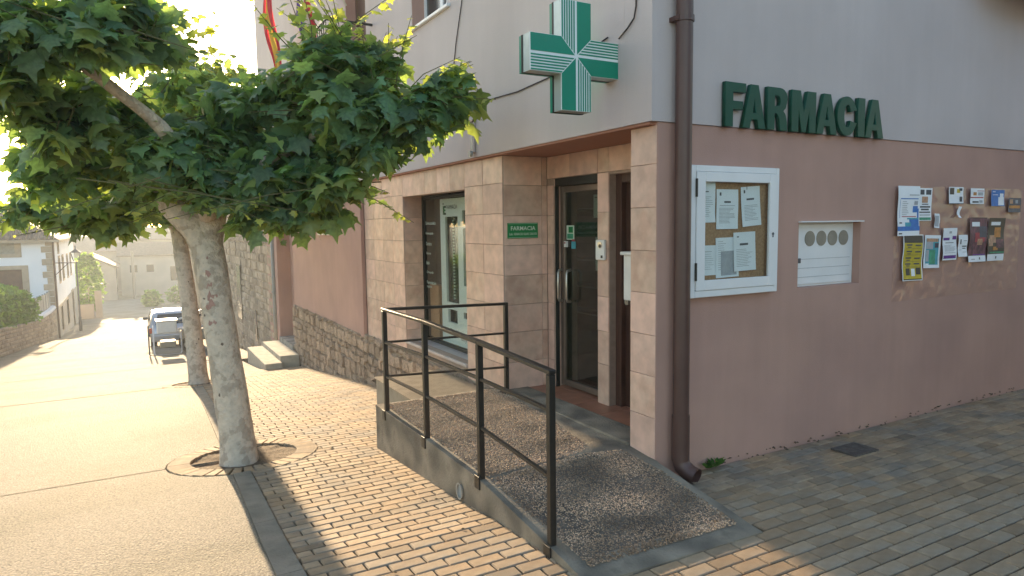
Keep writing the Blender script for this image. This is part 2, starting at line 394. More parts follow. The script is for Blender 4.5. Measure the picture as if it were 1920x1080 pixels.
# paved footway: bedding sheet and single pavers
pave = MB()
for y0, y1 in zip(np.arange(-7, 12.2, .3), np.arange(-6.7, 12.5, .3)):
    for x0, x1 in ((-2.6, 0.0), (0.0, 9.0)):
        if x0 >= 0 and y1 > 0.01: continue
        s0, s1 = (kerb_shift(max(y0, 0)), kerb_shift(max(y1, 0))) if x0 < 0 else (0, 0)
        if x0 < 0 and y1 > PIT1[1]-.7 and y0 < PIT1[1]+.7:
            x0 = PIT1[0]+math.sqrt(max(0, R_OUT**2-min(abs(y0-PIT1[1]), abs(y1-PIT1[1]))**2)); s0 = s1 = 0
            x0 = max(x0, -2.5)
        pave.quad((x0+s0, y0, G(y0)-.022), (x1, y0, G(y0)-.022), (x1, y1, G(y1)-.022), (x0+s1, y1, G(y1)-.022))
pavement = structure(obj('footway', pave, M['joint_sand']))
def ramp_z(y): return float(np.interp(y, [-1.02, -.62, -.3, 0, .3, 1.2, 2.45], [.003, .050, .088, .122, .153, .168, .165]))
def in_ramp(x, y): return -1.30 < x < .02 and -.985-.03*(x+1.28) < y < 2.44
def brick_mesh(l, w, tint, seed):
    rr = random.Random(seed); b = .006; h = .03; mb = MB(); mb.tint = tint
    x, y = l/2, w/2; j = lambda: rr.uniform(-.0018, .0018)
    mb.add([(-x+j(), -y+j(), -h), (x+j(), -y+j(), -h), (x+j(), y+j(), -h), (-x+j(), y+j(), -h),
            (-x+j(), -y+j(), -b), (x+j(), -y+j(), -b), (x+j(), y+j(), -b), (-x+j(), y+j(), -b),
            (-x+b, -y+b, j()*.4), (x-b, -y+b, j()*.4), (x-b, y-b, j()*.4), (-x+b, y-b, j()*.4)],
           [(0,1,5,4), (1,2,6,5), (2,3,7,6), (3,0,4,7), (4,5,9,8), (5,6,10,9), (6,7,11,10), (7,4,8,11), (8,9,10,11)])
    return mb
def brick_tint(r):
    v = r.uniform(.80, 1.14); w = r.uniform(-.05, .06)
    if r.random() < .06: v *= .74
    return (v*(1+w), v, v*(1-w*1.2))
bricks = []; r = random.Random(3)
ci = 0; y = -5.2
while y < 11.6:
    off = (ci % 2)*.1+r.uniform(-.012, .012); xk = KX1+kerb_shift(max(y, 0))
    x = xk-.1+off
    xmax = 8.2 if y < -.05 else -.03
    while x < xmax:
        x0, x1 = max(x, xk+.004), min(x+.2, xmax)
        cx = (x0+x1)/2
        if x1-x0 > .03:
            bx, by = cx, y+.05
            d1 = math.hypot(bx-PIT1[0], by-PIT1[1]); d2 = math.hypot(bx-PIT2[0], by-PIT2[1])
            if d1 > R_OUT-.07 and d2 > .53 and not all(in_ramp(qx, qy) for qx in (x0+.01, x1-.01) for qy in (y+.01, y+.09)) and not (-.86 < bx < .0 and 11.35 < by):
                px, py, dz = view((bx, by, G(by)))
                vis = dz > .3 and -90 < px < 2010 and -60 < py < 1150
                if vis: bricks.append((dz, bx, by, x1-x0))
        x += .2
    y += .1; ci += 1
def brick_place(bx, by):
    s = (G(by+.05)-G(by-.05))/.1
    return Matrix.Translation((bx, by, G(by)+r.uniform(-.0012, .0012))) @ Matrix.Rotation(math.atan(s)+r.uniform(-.008, .008), 4, 'X') @ Matrix.Rotation(r.uniform(-.006, .006), 4, 'Y') @ Matrix.Rotation(r.uniform(-.012, .012), 4, 'Z')
full = sorted([b for b in bricks if b[3] > .19])[:270]
fs = set(full)
protos = [mesh_from(brick_mesh(.191, .091, brick_tint(r), i), 'brick', M['paver']) for i in range(16)]
for (dz, bx, by, l) in full:
    o = link('brick', protos[r.randrange(16)], pavement); o.matrix_local = brick_place(bx, by)
mass = MB()
for b in bricks:
    if b in fs: continue
    t = brick_tint(r); k = brick_mesh(b[3]-.009, .091, t, r.randrange(9999)); mt = brick_place(b[1], b[2])
    mass.tint = t; mass.add([tuple(mt @ Vector(p)) for p in k.v], k.f)
o = obj('bricks', mass, M['paver'], pavement); o['kind'] = 'stuff'

# tree pits: soil and a ring of bricks laid end-on
for pi, (px, py) in enumerate((PIT1, PIT2)):
    ro = R_OUT if pi == 0 else .60; ri = R_IN if pi == 0 else .44
    mb = MB(); n = 36
    for k in range(n):
        for ra, rb_ in ((0, ri*.5), (ri*.5, ri+.02)):
            q = []
            for rad, kk in ((ra, k), (rb_, k), (rb_, k+1), (ra, k+1)):
                t = 2*math.pi*kk/n; x, y = px+rad*math.cos(t), py+rad*math.sin(t)
                q.append((x, y, G(y)-.014+.016*mnoise.noise((x*9, y*9, 1))+(.03 if rad < .01 else 0)))
            mb.quad(*q)
    pit = structure(obj('tree_pit', mb, M['soil']))
    rr = random.Random(5+pi); nb = 38 if pi == 0 else 36
    pm = []
    for v in range(6):
        t0 = brick_tint(rr); hb = MB(); hb.tint = t0; L_ = ro-ri; w0 = math.pi*2*ri/nb-.014; w1 = math.pi*2*ro/nb-.02
        hb.add([(0, -w0/2, -.12), (L_, -w1/2, -.12), (L_, w1/2, -.12), (0, w0/2, -.12), (0, -w0/2, -.005), (L_, -w1/2, -.005), (L_, w1/2, -.005), (0, w0/2, -.005),
                (.005, -w0/2+.004, 0), (L_-.005, -w1/2+.004, 0), (L_-.005, w1/2-.004, 0), (.005, w0/2-.004, 0)],
               [(0,1,5,4), (1,2,6,5), (2,3,7,6), (3,0,4,7), (4,5,9,8), (5,6,10,9), (6,7,11,10), (7,4,8,11), (8,9,10,11)])
        pm.append(mesh_from(hb, 'ring_brick', M['paver']))
    for k in range(nb):
        t = 2*math.pi*k/nb; x, y = px+ri*math.cos(t), py+ri*math.sin(t); x2, y2 = px+ro*math.cos(t), py+ro*math.sin(t)
        o = link('ring_brick', pm[rr.randrange(6)], pit)
        o.matrix_local = Matrix.Translation((x, y, G(y)+.004+rr.uniform(-.002, .002))) @ Matrix.Rotation(t, 4, 'Z') @ Matrix.Rotation(-math.atan2(G(y2)-G(y), ro-ri), 4, 'Y')
    mb = MB()                                       # weeds in the pit
    for k in range(14):
        a = rr.uniform(0, 6.28); q = rr.uniform(.22, ri-.05); x, y = px+q*math.cos(a), py+q*math.sin(a); z = G(y)-.04
        for l in range(5):
            b = rr.uniform(0, 6.28); s = rr.uniform(.012, .03); d = np.array([math.cos(b), math.sin(b), rr.uniform(.5, 1.2)])*s; w = np.array([-math.sin(b), math.cos(b), 0])*s*.25
            mb.add([(x, y, z), tuple(np.array([x, y, z])+d*.6+w), tuple(np.array([x, y, z])+d), tuple(np.array([x, y, z])+d*.6-w)], [(0, 1, 2, 3)])
    o = tag(obj('weeds', mb, M['weed']), ['small weeds growing in the soil round the nearer tree', 'small weeds growing in the soil round the farther tree'][pi], 'weeds', kind='stuff')

# ================================================================== PHARMACY BUILDING
B = thing('pharmacy_building', 'pharmacy on the street corner, pale render above pink render and stone tiles', 'building', (0, 0, 0))
TOP = 9.0
UW = (3.33, 4.42, 4.25, 5.5)         # upper window  (y0,y1,z0,z1)
BD = (6.24, 7.25, 3.75, 6.1)         # balcony door
SW3 = (14.0, 14.7, 4.55, 5.3)
UW2 = (9.6, 10.6, 4.25, 5.5)
mb = holed('x', -.06, (.289, 15.45, 2.55, TOP), [UW, BD, SW3, UW2], .35)
obj('upper_wall', mb, M['upper_render'], B)
mb = holed('y', -.012, (-.06, 12.0, 2.551, TOP), [], .3)
obj('upper_wall', mb, M['upper_render'], B)
NI = (1.502, 2.307, 1.30, 1.835)
mb = holed('y', 0.0, (.004, 12.0, -.1, 2.548), [NI], .085)
lw = obj('lower_wall', mb, M['pink_render'], B)
# street side, lower part: pink render beyond the tiles
SMW = (8.75, 9.65, 1.75, 2.3)
mb = holed('x', -.0, (6.86, 12.3, -1.6, 2.548), [SMW], .3)
obj('lower_wall', mb, M['pink_render'], B)
mb = MB(); mb.box((-.055, 13.9, -1.7), (.3, 14.25, 2.549)); obj('end_pier', mb, M['pink_render'], B)
mb = MB(); mb.box((.3, .32, TOP-.1), (11.9, 15.3, TOP)); mb.box((11.7, .3, -.1), (11.95, 15.3, TOP-.1)); mb.box((.3, 15.1, -1.6), (11.7, 15.35, TOP-.1)); obj('rear_wall', mb, M['upper_render'], B)
mb = MB(); mb.box((-.06, 13.9, 2.4), (.2, 15.44, 2.549)); mb.box((-.03, 14.25, -1.6), (.2, 15.44, 2.4)); obj('end_wall', mb, M['pink_render'], B)
mb = MB(); mb.box((-.055, 6.84, .09), (.0, 7.02, 2.549)); obj('trim_strip', mb, M['pink_render'], B)
mb = MB(); mb.box((.26, 12.3, -1.6), (.36, 13.9, 2.548)); obj('doorway_back', mb, M['pink_render'], B)
# soffit over the tiled front and the recess
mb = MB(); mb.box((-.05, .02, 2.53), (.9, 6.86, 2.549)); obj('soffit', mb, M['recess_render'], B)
# corner pier strip, seen between tiles and downpipe, is the end of the side wall
# tile backing with openings: display window and entrance recess
WIN = (3.14, 5.08, .29, 2.235)
clad = obj('tile_backing', holed('x', .010, (.004, 6.86, -.45, 2.53), [WIN, (.287, 2.272, .0, 2.53)], .10), M['tile_grout'], B)
_tile_cache = {}
def tile(parent, frame, u0, u1, z0, z1, plane, thick=.012, gap=.004, m='tile', bevel=.002):
    """one tile on a plane; frame 'x' = faces -X at x=plane (u is y), 'y' = faces -Y at y=plane (u is x), 'z' = floor"""
    w, h = round(u1-u0-gap, 4), round(z1-z0-gap, 4); key = (frame, w, h, thick, m)
    if key not in _tile_cache:
        mb = MB(); b = bevel; p = [(0, 0), (w, 0), (w, h), (0, h)]; q = [(b, b), (w-b, b), (w-b, h-b), (b, h-b)]
        f = {'x': lambda a, c, d: (d, a, c), 'y': lambda a, c, d: (a, d, c), 'z': lambda a, c, d: (a, c, -d)}[frame]
        mb.add([f(a, c, thick) for a, c in p]+[f(a, c, b) for a, c in p]+[f(a, c, 0) for a, c in q],
               [(i, (i+1) % 4, 4+(i+1) % 4, 4+i) for i in range(4)]+[(4+i, 4+(i+1) % 4, 8+(i+1) % 4, 8+i) for i in range(4)]+[(8, 9, 10, 11)])
        _tile_cache[key] = mesh_from(mb, 'tile', M[m])
    o = link('tile', _tile_cache[key], parent)
    e = random.uniform(-.0012, .0012)
    o.location = {'x': (plane+e, u0+gap/2, z0+gap/2), 'y': (u0+gap/2, plane+e, z0+gap/2), 'z': (u0+gap/2, z0+gap/2, plane+e)}[frame]
    return o
ZR = [-.18, .13, .433, .739, 1.039, 1.343, 1.649, 1.958, 2.261, 2.528]
for z0, z1 in zip(ZR[1:-1], ZR[2:]): tile(clad, 'x', .006, .287, z0, z1, 0.0)
for z0, z1 in zip(ZR[1:-1], ZR[2:]):
    for a, b in ((2.272, 2.70), (2.70, 3.138)): tile(clad, 'x', a, b, z0, z1, 0.0)
    for a, b in ((5.082, 5.51), (5.51, 5.94), (5.94, 6.355), (6.355, 6.80)): tile(clad, 'x', a, b, z0, z1, 0.0)
yl = [3.138, 3.53, 3.92, 4.31, 4.70, 5.082]
for a, b in zip(yl[:-1], yl[1:]):
    tile(clad, 'x', a, b, 2.238, 2.528, 0.0)
for a, b in ((3.138, 3.6), (3.6, 4.1), (4.1, 4.6), (4.6, 5.082)): pass
# display window reveal (far jamb), its tiles face the camera
jb = MB(); jb.box((.112, 5.092, .2), (.30, 5.12, 2.3)); obj('window_jamb', jb, M['tile_grout'], B)
for z0, z1 in zip([.29]+ZR[2:-1], ZR[2:-1]+[2.235]): tile(clad, 'y', .012, .271, z0, z1, 5.0755)
# entrance recess: side wall with tiles, back wall with two openings
mb = MB(); mb.box((.013, 2.284, 0), (.9, 2.40, 2.53)); obj('recess_side', mb, M['tile_grout'], B)
ZS = [.17, .45, .757, 1.039, 1.336, 1.64, 1.935, 2.24, 2.528]
for z0, z1 in zip(ZS[:-1], ZS[1:]):
    tile(clad, 'y', .014, .455, z0, z1, 2.2675); tile(clad, 'y', .455, .519, z0, z1, 2.2675)
XB = .52
GD = (1.405, 2.155, .17, 2.305); WD = (.62, 1.232, .17, 2.285)
back = obj('recess_back', holed('x', XB+.012, (.25, 2.284, .1, 2.53), [GD, WD], .28), M['tile_grout'], B)
for a, b in ((.25, .62), (.62, 1.232), (1.232, 1.40), (1.40, 1.86), (1.86, 2.266)): tile(clad, 'x', a, b, 2.308, 2.528, XB)
for z0, z1 in zip(ZS[:-2], ZS[1:-1]): tile(clad, 'x', 2.158, 2.266, z0, z1, XB)
for z0, z1 in zip([.17, .55, .86, 1.18, 1.62, 1.95], [.55, .86, 1.18, 1.62, 1.95, 2.305]): tile(clad, 'x', 1.234, 1.403, z0, z1, XB)
for z0, z1 in zip([.17, .75, 1.35, 1.95], [.75, 1.35, 1.95, 2.30]): tile(clad, 'y', XB+.014, .605, z0, z1, 2.1475)
mb = MB(); mb.box((.013, .27, 0), (.52, .286, 2.53)); obj('recess_side', mb, M['tile_grout'], B)
# threshold
mb = MB(); mb.box((.02, .288, -.1), (.9, 2.27, .155)); obj('threshold', mb, M['mortar'], B)
fl = B
for i, xa in enumerate((.27, .56)):
    for a, b in ((.29, .68), (.68, 1.07), (1.07, 1.47), (1.47, 1.87), (1.87, 2.268)):
        if i == 1 and b < 1.2: pass
        tile(clad, 'z', xa, xa+.29, a, b, .172, m='terracotta', thick=.015)
# glass door, in its frame behind the opening
DX = .63
gd = MB()
for (y0, y1, z0, z1) in ((2.092, 2.152, .19, 2.225), (1.408, 1.47, .19, 2.225), (1.47, 2.092, 2.165, 2.225), (1.47, 2.092, .19, .25)): gd.box((DX-.02, y0, z0), (DX+.025, y1, z1))
door = obj('glass_door', gd, M['door_bronze'], B, bevel=.004)
mb = MB(); mb.box((DX, 1.465, .245), (DX+.008, 2.097, 2.17)); obj('pane', mb, M['door_glass'], door)
for yh in (2.128, 1.975):
    mb = MB(); mb.tube([(DX-.02, yh, 1.385), (DX-.065, yh-.01, 1.38), (DX-.085, yh-.02, 1.35), (DX-.085, yh-.02, 1.10), (DX-.065, yh-.01, 1.07), (DX-.02, yh, 1.065)], .0125, 10); obj('handle', mb, M['aluminium'], door, True)
mb = MB(); mb.box((XB+.02, 1.33, 2.228), (DX+.05, 2.16, 2.303)); rs = obj('roller_shutter', mb, M['shutter_black'], B)
mb = MB(); mb.box((XB+.015, 2.128, .17), (XB+.055, 2.146, 2.227)); obj('guide_rail', mb, M['shutter_black'], rs)
def card(name, label, cat, box, m, extra=(), parent=None, group=None):
    mb = MB(); mb.box(*box); o = obj(name, mb, M[m], parent)
    if parent is None: tag(o, label, cat, group)
    for (b2, m2, nm) in extra:
        k = MB(); k.box(*b2); obj(nm, k, M[m2], o)
    return o
card('door_notice', 'small green and white sticker on the glass of the entrance door', 'sticker', ((DX-.004, 1.935, 1.69), (DX-.002, 2.07, 1.833)), 'sign_white', [(((DX-.007, 1.955, 1.76), (DX-.0045, 2.03, 1.82)), 'sign_green', 'print'), (((DX-.007, 1.95, 1.70), (DX-.0045, 2.055, 1.75)), 'green_print', 'print')])
card('door_notice', 'sheet of pale paper taped high inside the entrance door glass', 'paper', ((DX+.012, 1.48, 1.903), (DX+.015, 1.63, 2.123)), 'paper', [(((DX+.0095, 1.55, 2.09), (DX+.0115, 1.61, 2.10)), 'ink', 'print')])
card('door_notice', 'tall narrow pale card leaning inside the entrance door glass', 'card', ((DX+.012, 1.48, 1.40), (DX+.015, 1.60, 1.72)), 'paper')
card('door_notice', 'teal shield sticker on the entrance door glass beside the alarm tag', 'sticker', ((DX-.004, 1.91, 1.60), (DX-.002, 1.985, 1.672)), 'teal_print', [(((DX-.0045, 1.925, 1.675), (DX-.0015, 1.975, 1.695)), 'red_print', 'print')])
card('door_notice', 'tiny white and red tag on the door frame edge', 'sticker', ((DX-.024, 2.05, 1.615), (DX-.0005, 2.09, 1.675)), 'white_plastic', [(((DX-.027, 2.06, 1.65), (DX-.0245, 2.08, 1.665)), 'red_print', 'print')])
# wooden door
wd = MB(); wd.box((.66, .60, .16), (.70, 1.25, 2.30)); wdo = obj('wooden_door', wd, M['wood_dark'], B)
mb = MB(); mb.box((.60, 1.155, .165), (.657, 1.236, 2.29)); mb.box((.60, .62, 2.21), (.657, 1.155, 2.29)); obj('door_frame', mb, M['wood_dark'], wdo, bevel=.004)
for (z0, z1) in ((.30, 1.0), (1.25, 2.12)):
    mb = MB(); mb.box((.648, .70, z0), (.659, 1.08, z1)); obj('panel', mb, M['wood_dark'], wdo, bevel=.006)
mb = MB(); mb.disc((.634, 1.125, 1.14), .028, 16, (0, 1, 0), (0, 0, 1), (.025, 0, 0)); mb.disc((.626, 1.125, 1.14), .013, 12, (0, 1, 0), (0, 0, 1), (.007, 0, 0)); obj('lock', mb, M['aluminium'], wdo)
mb = MB(); mb.box((.55, .75, 1.17), (.642, 1.06, 1.57)); mb.box((.52, .735, 1.57), (.642, 1.075, 1.60))
tag(obj('letter_box', mb, M['white_plastic'], bevel=.006), 'white letter box hung on the brown wooden door', 'letter box')
# interior behind the glass
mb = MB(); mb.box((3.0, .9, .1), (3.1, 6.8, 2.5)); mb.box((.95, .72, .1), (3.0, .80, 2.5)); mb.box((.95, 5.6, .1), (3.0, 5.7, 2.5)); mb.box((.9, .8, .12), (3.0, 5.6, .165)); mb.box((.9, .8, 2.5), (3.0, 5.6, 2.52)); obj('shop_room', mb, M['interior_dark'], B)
mb = MB(); mb.box((1.9, 1.2, .17), (2.3, 3.2, 1.0)); obj('shop_counter', mb, M['interior_green'], B)
for zz in (.5, .9, 1.3, 1.7, 2.05):
    mb = MB(); mb.box((2.65, .9, zz), (2.99, 5.5, zz+.025)); obj('shelf', mb, M['grey_pipe'], B)
# display window
mb = MB(); mb.box((-.02, 3.142, .255), (.33, 5.078, .286)); obj('window_sill', mb, M['marble_sill'], B, bevel=.004)
fr = MB()
for (y0, y1, z0, z1) in ((5.03, 5.078, .287, 2.233), (3.142, 3.18, .287, 2.233), (3.18, 5.03, 2.195, 2.233), (3.18, 5.03, .287, .325)): fr.box((.272, y0, z0), (.315, y1, z1))
win = obj('display_window', fr, M['shutter_black'], B)
mb = MB(); mb.box((.29, 3.18, .325), (.296, 5.03, 2.195)); obj('pane', mb, M['clear_glass'], win)
mb = MB(); mb.box((.46, 4.62, .30), (.48, 5.09, 2.24)); mb.box((.30, 5.085, .3), (.48, 5.10, 2.24)); obj('side_panel', mb, M['brown_film'], B)
mb = MB(); mb.box((.33, 4.70, .33), (.45, 5.0, 1.05)); tag(obj('display_box', mb, M['cork'], bevel=.01), 'brown display box standing behind the shop window, left of the vending machine', 'box')
for i, (s, z, w) in enumerate((('Dermocosmética', 1.86, .34), ('Homeopatía', 1.72, .25), ('Dietética', 1.585, .185), ('Óptica', 1.455, .15), ('Bebé', 1.325, .10), ('Ortopedia', 1.195, .23), ('Formulación', 1.06, .31), ('magistral', 1.0, .16))):
    text('window_lettering', s, FRONT, (.288, 4.99, z), .045, w, M['sign_white'], win)
# vending machine built in behind the pane
V = thing('vending_machine', 'pale mint pharmacy vending machine behind the shop window', 'vending machine', (.34, 3.9, .33))
VX = .335
holes = [(4.06, 4.44, .86, 1.96), (3.80, 3.92, 1.85, 2.03), (3.77, 3.91, 1.10, 1.81), (4.12, 4.40, .60, .77), (3.82, 3.93, .69, .77)]
obj('front_panel', holed('x', VX, (3.2, 4.60, .326, 2.19), holes, .03), M['mint_panel'], V, bevel=.003)
mb = MB(); mb.box((VX+.06, 3.2, .33), (VX+.08, 4.6, 2.19)); obj('cabinet', mb, M['display_dark'], V)
mb = MB()
for k in range(26): mb.box((VX+.045, 4.29, .90+k*.04), (VX+.058, 4.315, .92+k*.04))
obj('shelf_strip', mb, M['sign_white'], V)
mb = MB(); mb.box((VX+.02, 4.07, .87), (VX+.024, 4.43, 1.95)); obj('pane', mb, M['clear_glass'], V)
mb = MB(); mb.box((VX-.012, 3.63, 1.18), (VX-.001, 3.72, 1.55)); kp = obj('keypad', mb, M['black_print'], V)
for k in range(7):
    kb = MB(); kb.box((VX-.016, 3.655, 1.20+k*.048), (VX-.0125, 3.70, 1.235+k*.048)); obj('key', kb, M['ink_pale'], kp)
mb = MB(); mb.prism([(VX-.001, 3.65, .88), (VX-.001, 3.74, .88), (VX-.001, 3.74, .93), (VX-.001, 3.82, .95), (VX-.001, 3.82, 1.03), (VX-.001, 3.74, 1.05), (VX-.001, 3.74, 1.12), (VX-.001, 3.65, 1.12), (VX-.001, 3.65, 1.05), (VX-.001, 3.57, 1.03), (VX-.001, 3.57, .95), (VX-.001, 3.65, .93)], (-.004, 0, 0))
gc = obj('green_cross_mark', mb, M['sign_green'], V); text('print', '24 h', FRONT, (VX-.006, 3.79, .965), .055, .17, M['sign_white'], gc, off=.01)
mb = MB(); mb.box((VX-.004, 4.485, 1.985), (VX-.001, 4.50, 2.10)); mb.box((VX-.004, 4.483, 2.115), (VX-.001, 4.503, 2.135)); mb.box((VX-.004, 4.41, 2.075), (VX-.001, 4.46, 2.10)); mb.box((VX-.004, 4.41, 1.985), (VX-.001, 4.46, 2.01)); lg = obj('logo', mb, M['black_print'], V)
mb = MB(); mb.box((VX-.004, 4.455, 1.99), (VX-.0012, 4.475, 2.095)); mb.box((VX-.004, 4.42, 2.035), (VX-.0012, 4.455, 2.052)); obj('print', mb, M['sign_green'], lg)
text('print', 'FARMACIA', FRONT, (VX-.003, 4.39, 2.055), .055, .33, M['ink'], lg)
text('lettering', 'Oin Kom', FRONT, (VX-.003, 4.36, .46), .065, .42, M['ink'], V); text('lettering', 'uny', FRONT, (VX-.003, 4.02, .385), .06, .18, M['ink'], V)

# stone plinth under tiles and pink render
def stone_mesh(w, h, d, seed, m='stone'):
    rr = random.Random(seed); mb = MB(); n = 3
    pts = {}; vs = []; fs_ = []
    us = [-.5, -.42, 0.05*rr.uniform(-1, 1), .42, .5]
    def P(i, j):
        u, v = us[i], us[j]; edge = (i in (0, 4)) or (j in (0, 4)); corner = (i in (0, 4)) and (j in (0, 4))
        dep = 0 if edge else -d*rr.uniform(.75, 1.05)
        k = .66 if corner else (1.0 if edge else .92)
        return (dep, u*w*k+rr.uniform(-.06, .06)*w*(.6 if edge else 1), v*h*k+rr.uniform(-.06, .06)*h*(.6 if edge else 1))
    g = [[P(i, j) for j in range(5)] for i in range(5)]
    for i in range(5):
        for j in range(5): vs.append(g[i][j])
    for i in range(4):
        for j in range(4): fs_.append((i*5+j, (i+1)*5+j, (i+1)*5+j+1, i*5+j+1))
    mb.add(vs, fs_); return mesh_from(mb, 'stone', M[m], False)
def plinth(name, y0, y1, top, x, parent, seed):
    mb = MB(); mb.box((x+.012, y0, -1.6), (x+.25, y1, top)); base = obj(name, mb, M['mortar'], parent)
    rr = random.Random(seed); lib = [stone_mesh(1, 1, 1, seed*50+i) for i in range(14)]
    z = -1.55; 
    while z < top-.03:
        h = min(rr.uniform(.09, .24), top-z)
        y = y0+rr.uniform(-.12, 0)
        while y < y1-.03:
            w = rr.uniform(.10, .30); a, b = max(y, y0), min(y+w, y1); yc = (a+b)/2
            if z+h > G(yc)-.03 and b-a > .05 and not (in_ramp(-.1, yc) and z+h < .1 and yc < 2.3):
                o = link('stone', rr.choice(lib), base); hh = h*rr.uniform(.80, 1.12)
                o.location = (x+.012, yc, z+h/2+rr.uniform(-.012, .012)); o.scale = (rr.uniform(.025, .065), (b-a)*rr.uniform(.92, 1.08), hh)
                o.rotation_euler = (rr.uniform(-.28, .28), 0, 0)
            y += w
        z += h
    return base
plinth('stone_plinth', 6.86, 12.3, .09, -.03, B, 3)
plinth('stone_plinth', 2.45, 6.86, .135, -.02, B, 4)
# upper windows
for nm, (a, b, c, d) in (('window', UW), ('window', UW2), ('balcony_door', BD), ('window', SW3)):
    f = MB()
    for (y0, y1, z0, z1) in ((a, a+.06, c, d), (b-.06, b, c, d), ((a+b)/2-.04, (a+b)/2+.04, c+.06, d-.06), (a+.06, b-.06, c, c+.06), (a+.06, b-.06, d-.06, d)): f.box((.10, y0, z0), (.15, y1, z1))
    wo_ = obj(nm, f, M['white_paint'] if nm == 'window' and a < 12 else M['shutter_brown'], B)
    k = MB(); k.box((.12, a+.05, c+.05), (.126, b-.05, d-.05)); obj('pane', k, M['dark_window'] if nm == 'window' else M['shutter_brown'], wo_)
    for (y0, y1, z0, z1) in ((a-.0, a+.012, c, d), (b-.012, b, c, d)):
        k = MB(); k.box((-.055, y0+.001, z0+.03), (.10, y1-.001, z1)); obj('reveal', k, M['pink_render'], wo_)
    if nm == 'window' and a < 12: k = MB(); k.box((-.10, a-.05, c-.035), (.11, b+.05, c+.002)); obj('window_sill', k, M['white_paint'], wo_, bevel=.006)
k = MB(); k.box((.10, 8.76, 1.76), (.12, 9.64, 2.29)); sw = obj('window', k, M['dark_window'], B)
k = MB(); k.box((-.045, 8.72, 1.70), (.1, 9.68, 1.745)); obj('window_sill', k, M['white_paint'], sw)
# balcony in front of the balcony door
bal = MB(); bal.box((-.75, 5.9, 3.60), (-.062, 7.6, 3.72)); bo = obj('balcony_slab', bal, M['upper_render'], B)
mb = MB()
for y in np.arange(5.95, 7.6, .12): mb.bar((-.72, y, 3.72), (-.72, y, 4.68), .014)
mb.bar((-.72, 5.93, 4.69), (-.72, 7.57, 4.69), .035); mb.bar((-.72, 5.95, 4.69), (-.06, 5.95, 4.69), .03); mb.bar((-.72, 7.55, 4.69), (-.06, 7.55, 4.69), .03)
obj('railing', mb, M['black_paint'], bo)
# eave over the side wall, far right
mb = MB(); mb.prism([(3.9, -.45, 4.05), (3.9, -.013, 4.23), (3.9, -.013, 4.35), (3.9, -.45, 4.17)], (8.0, 0, 0)); ev = obj('side_eave', mb, M['upper_render'], B)
mb = MB(); mb.tube([(4.3, -.48, 4.05), (11.9, -.48, 4.05)], .045, 10); obj('gutter', mb, M['night_print'], ev)

# ================================================================== RAMP, RAILING, PLATE
RP = thing('access_ramp', 'concrete wheelchair ramp with pebble surface leading to the pharmacy door', 'ramp', (-.65, .7, -.1))
mb = MB(); ny = 34; yy = np.linspace(-1.0, 2.44, ny)
def rx(y): return (-1.30, np.interp(y, [-1.02, 0.0, .001, 2.44], [-.055, -.004, .02, .02]))
def ystart(x): return -.985-.03*(x+1.28)
cols = 9
def RPT(i, c):
    y = yy[i]; a, b = rx(y); x = a+(b-a)*c/cols
    if i == 0: y = ystart(x)
    y = max(y, ystart(x))
    return (x, y, ramp_z(max(y, -1.0))+.004*mnoise.noise((x*3, y*3, 2))+(.006 if y > -.8 else 0))
for i in range(ny-1):
    for c in range(cols): mb.quad(RPT(i, c), RPT(i, c+1), RPT(i+1, c+1), RPT(i+1, c))
for i in range(ny-1):
    for c in (0, cols):
        a, b = RPT(i, c), RPT(i+1, c); mb.quad((a[0], a[1], G(a[1])-.12), (b[0], b[1], G(b[1])-.12), b, a)
for c in range(cols):
    for i in (0, ny-1):
        a, b = RPT(i, c), RPT(i, c+1); mb.quad((a[0], a[1], G(a[1])-.12), (b[0], b[1], G(b[1])-.12), b, a)
slab = obj('slab', mb, M['ramp_concrete'], RP)
mb = MB(); mb.box((-.02, .29, .1), (.27, 2.27, .182)); obj('landing_strip', mb, M['ramp_concrete'], RP, bevel=.008)
def inside(p, poly):
    x, y = p; c = False; n = len(poly)
    for i in range(n):
        (x0, y0), (x1, y1) = poly[i], poly[(i+1) % n]
        if (y0 > y) != (y1 > y) and x < (x1-x0)*(y-y0)/(y1-y0)+x0: c = not c
    return c
PA = [(-1.235, 2.40), (-.04, 2.40), (-.12, 1.4), (-.28, .46), (-.38, .35), (-1.235, .27)]
PB = [(-1.235, .245), (-.40, .32), (-.10, .25), (-.075, -.2), (-.12, -.89), (-1.20, -.87)]
for poly in (PA, PB):
    mb = MB(); q = [(-1.25+.05*i, -.9+.1*j) for i in range(26) for j in range(34)]
    for (x, y) in q:
        if all(inside(c_, poly) for c_ in ((x, y), (x+.05, y), (x+.05, y+.1), (x, y+.1))): mb.quad(*[(a, b, ramp_z(b)+.0082+.004*mnoise.noise((a*3, b*3, 2))) for a, b in ((x, y), (x+.05, y), (x+.05, y+.1), (x, y+.1))])
    obj('pebble_bed', mb, M['pebble_bed'], RP, True)
mb = MB(); rr = random.Random(21)
cols_p = [(1.15, 1.05, .95), (.75, .72, .72), (1.3, 1.15, .95), (.95, .8, .68), (1.5, 1.45, 1.4), (.6, .55, .52)]
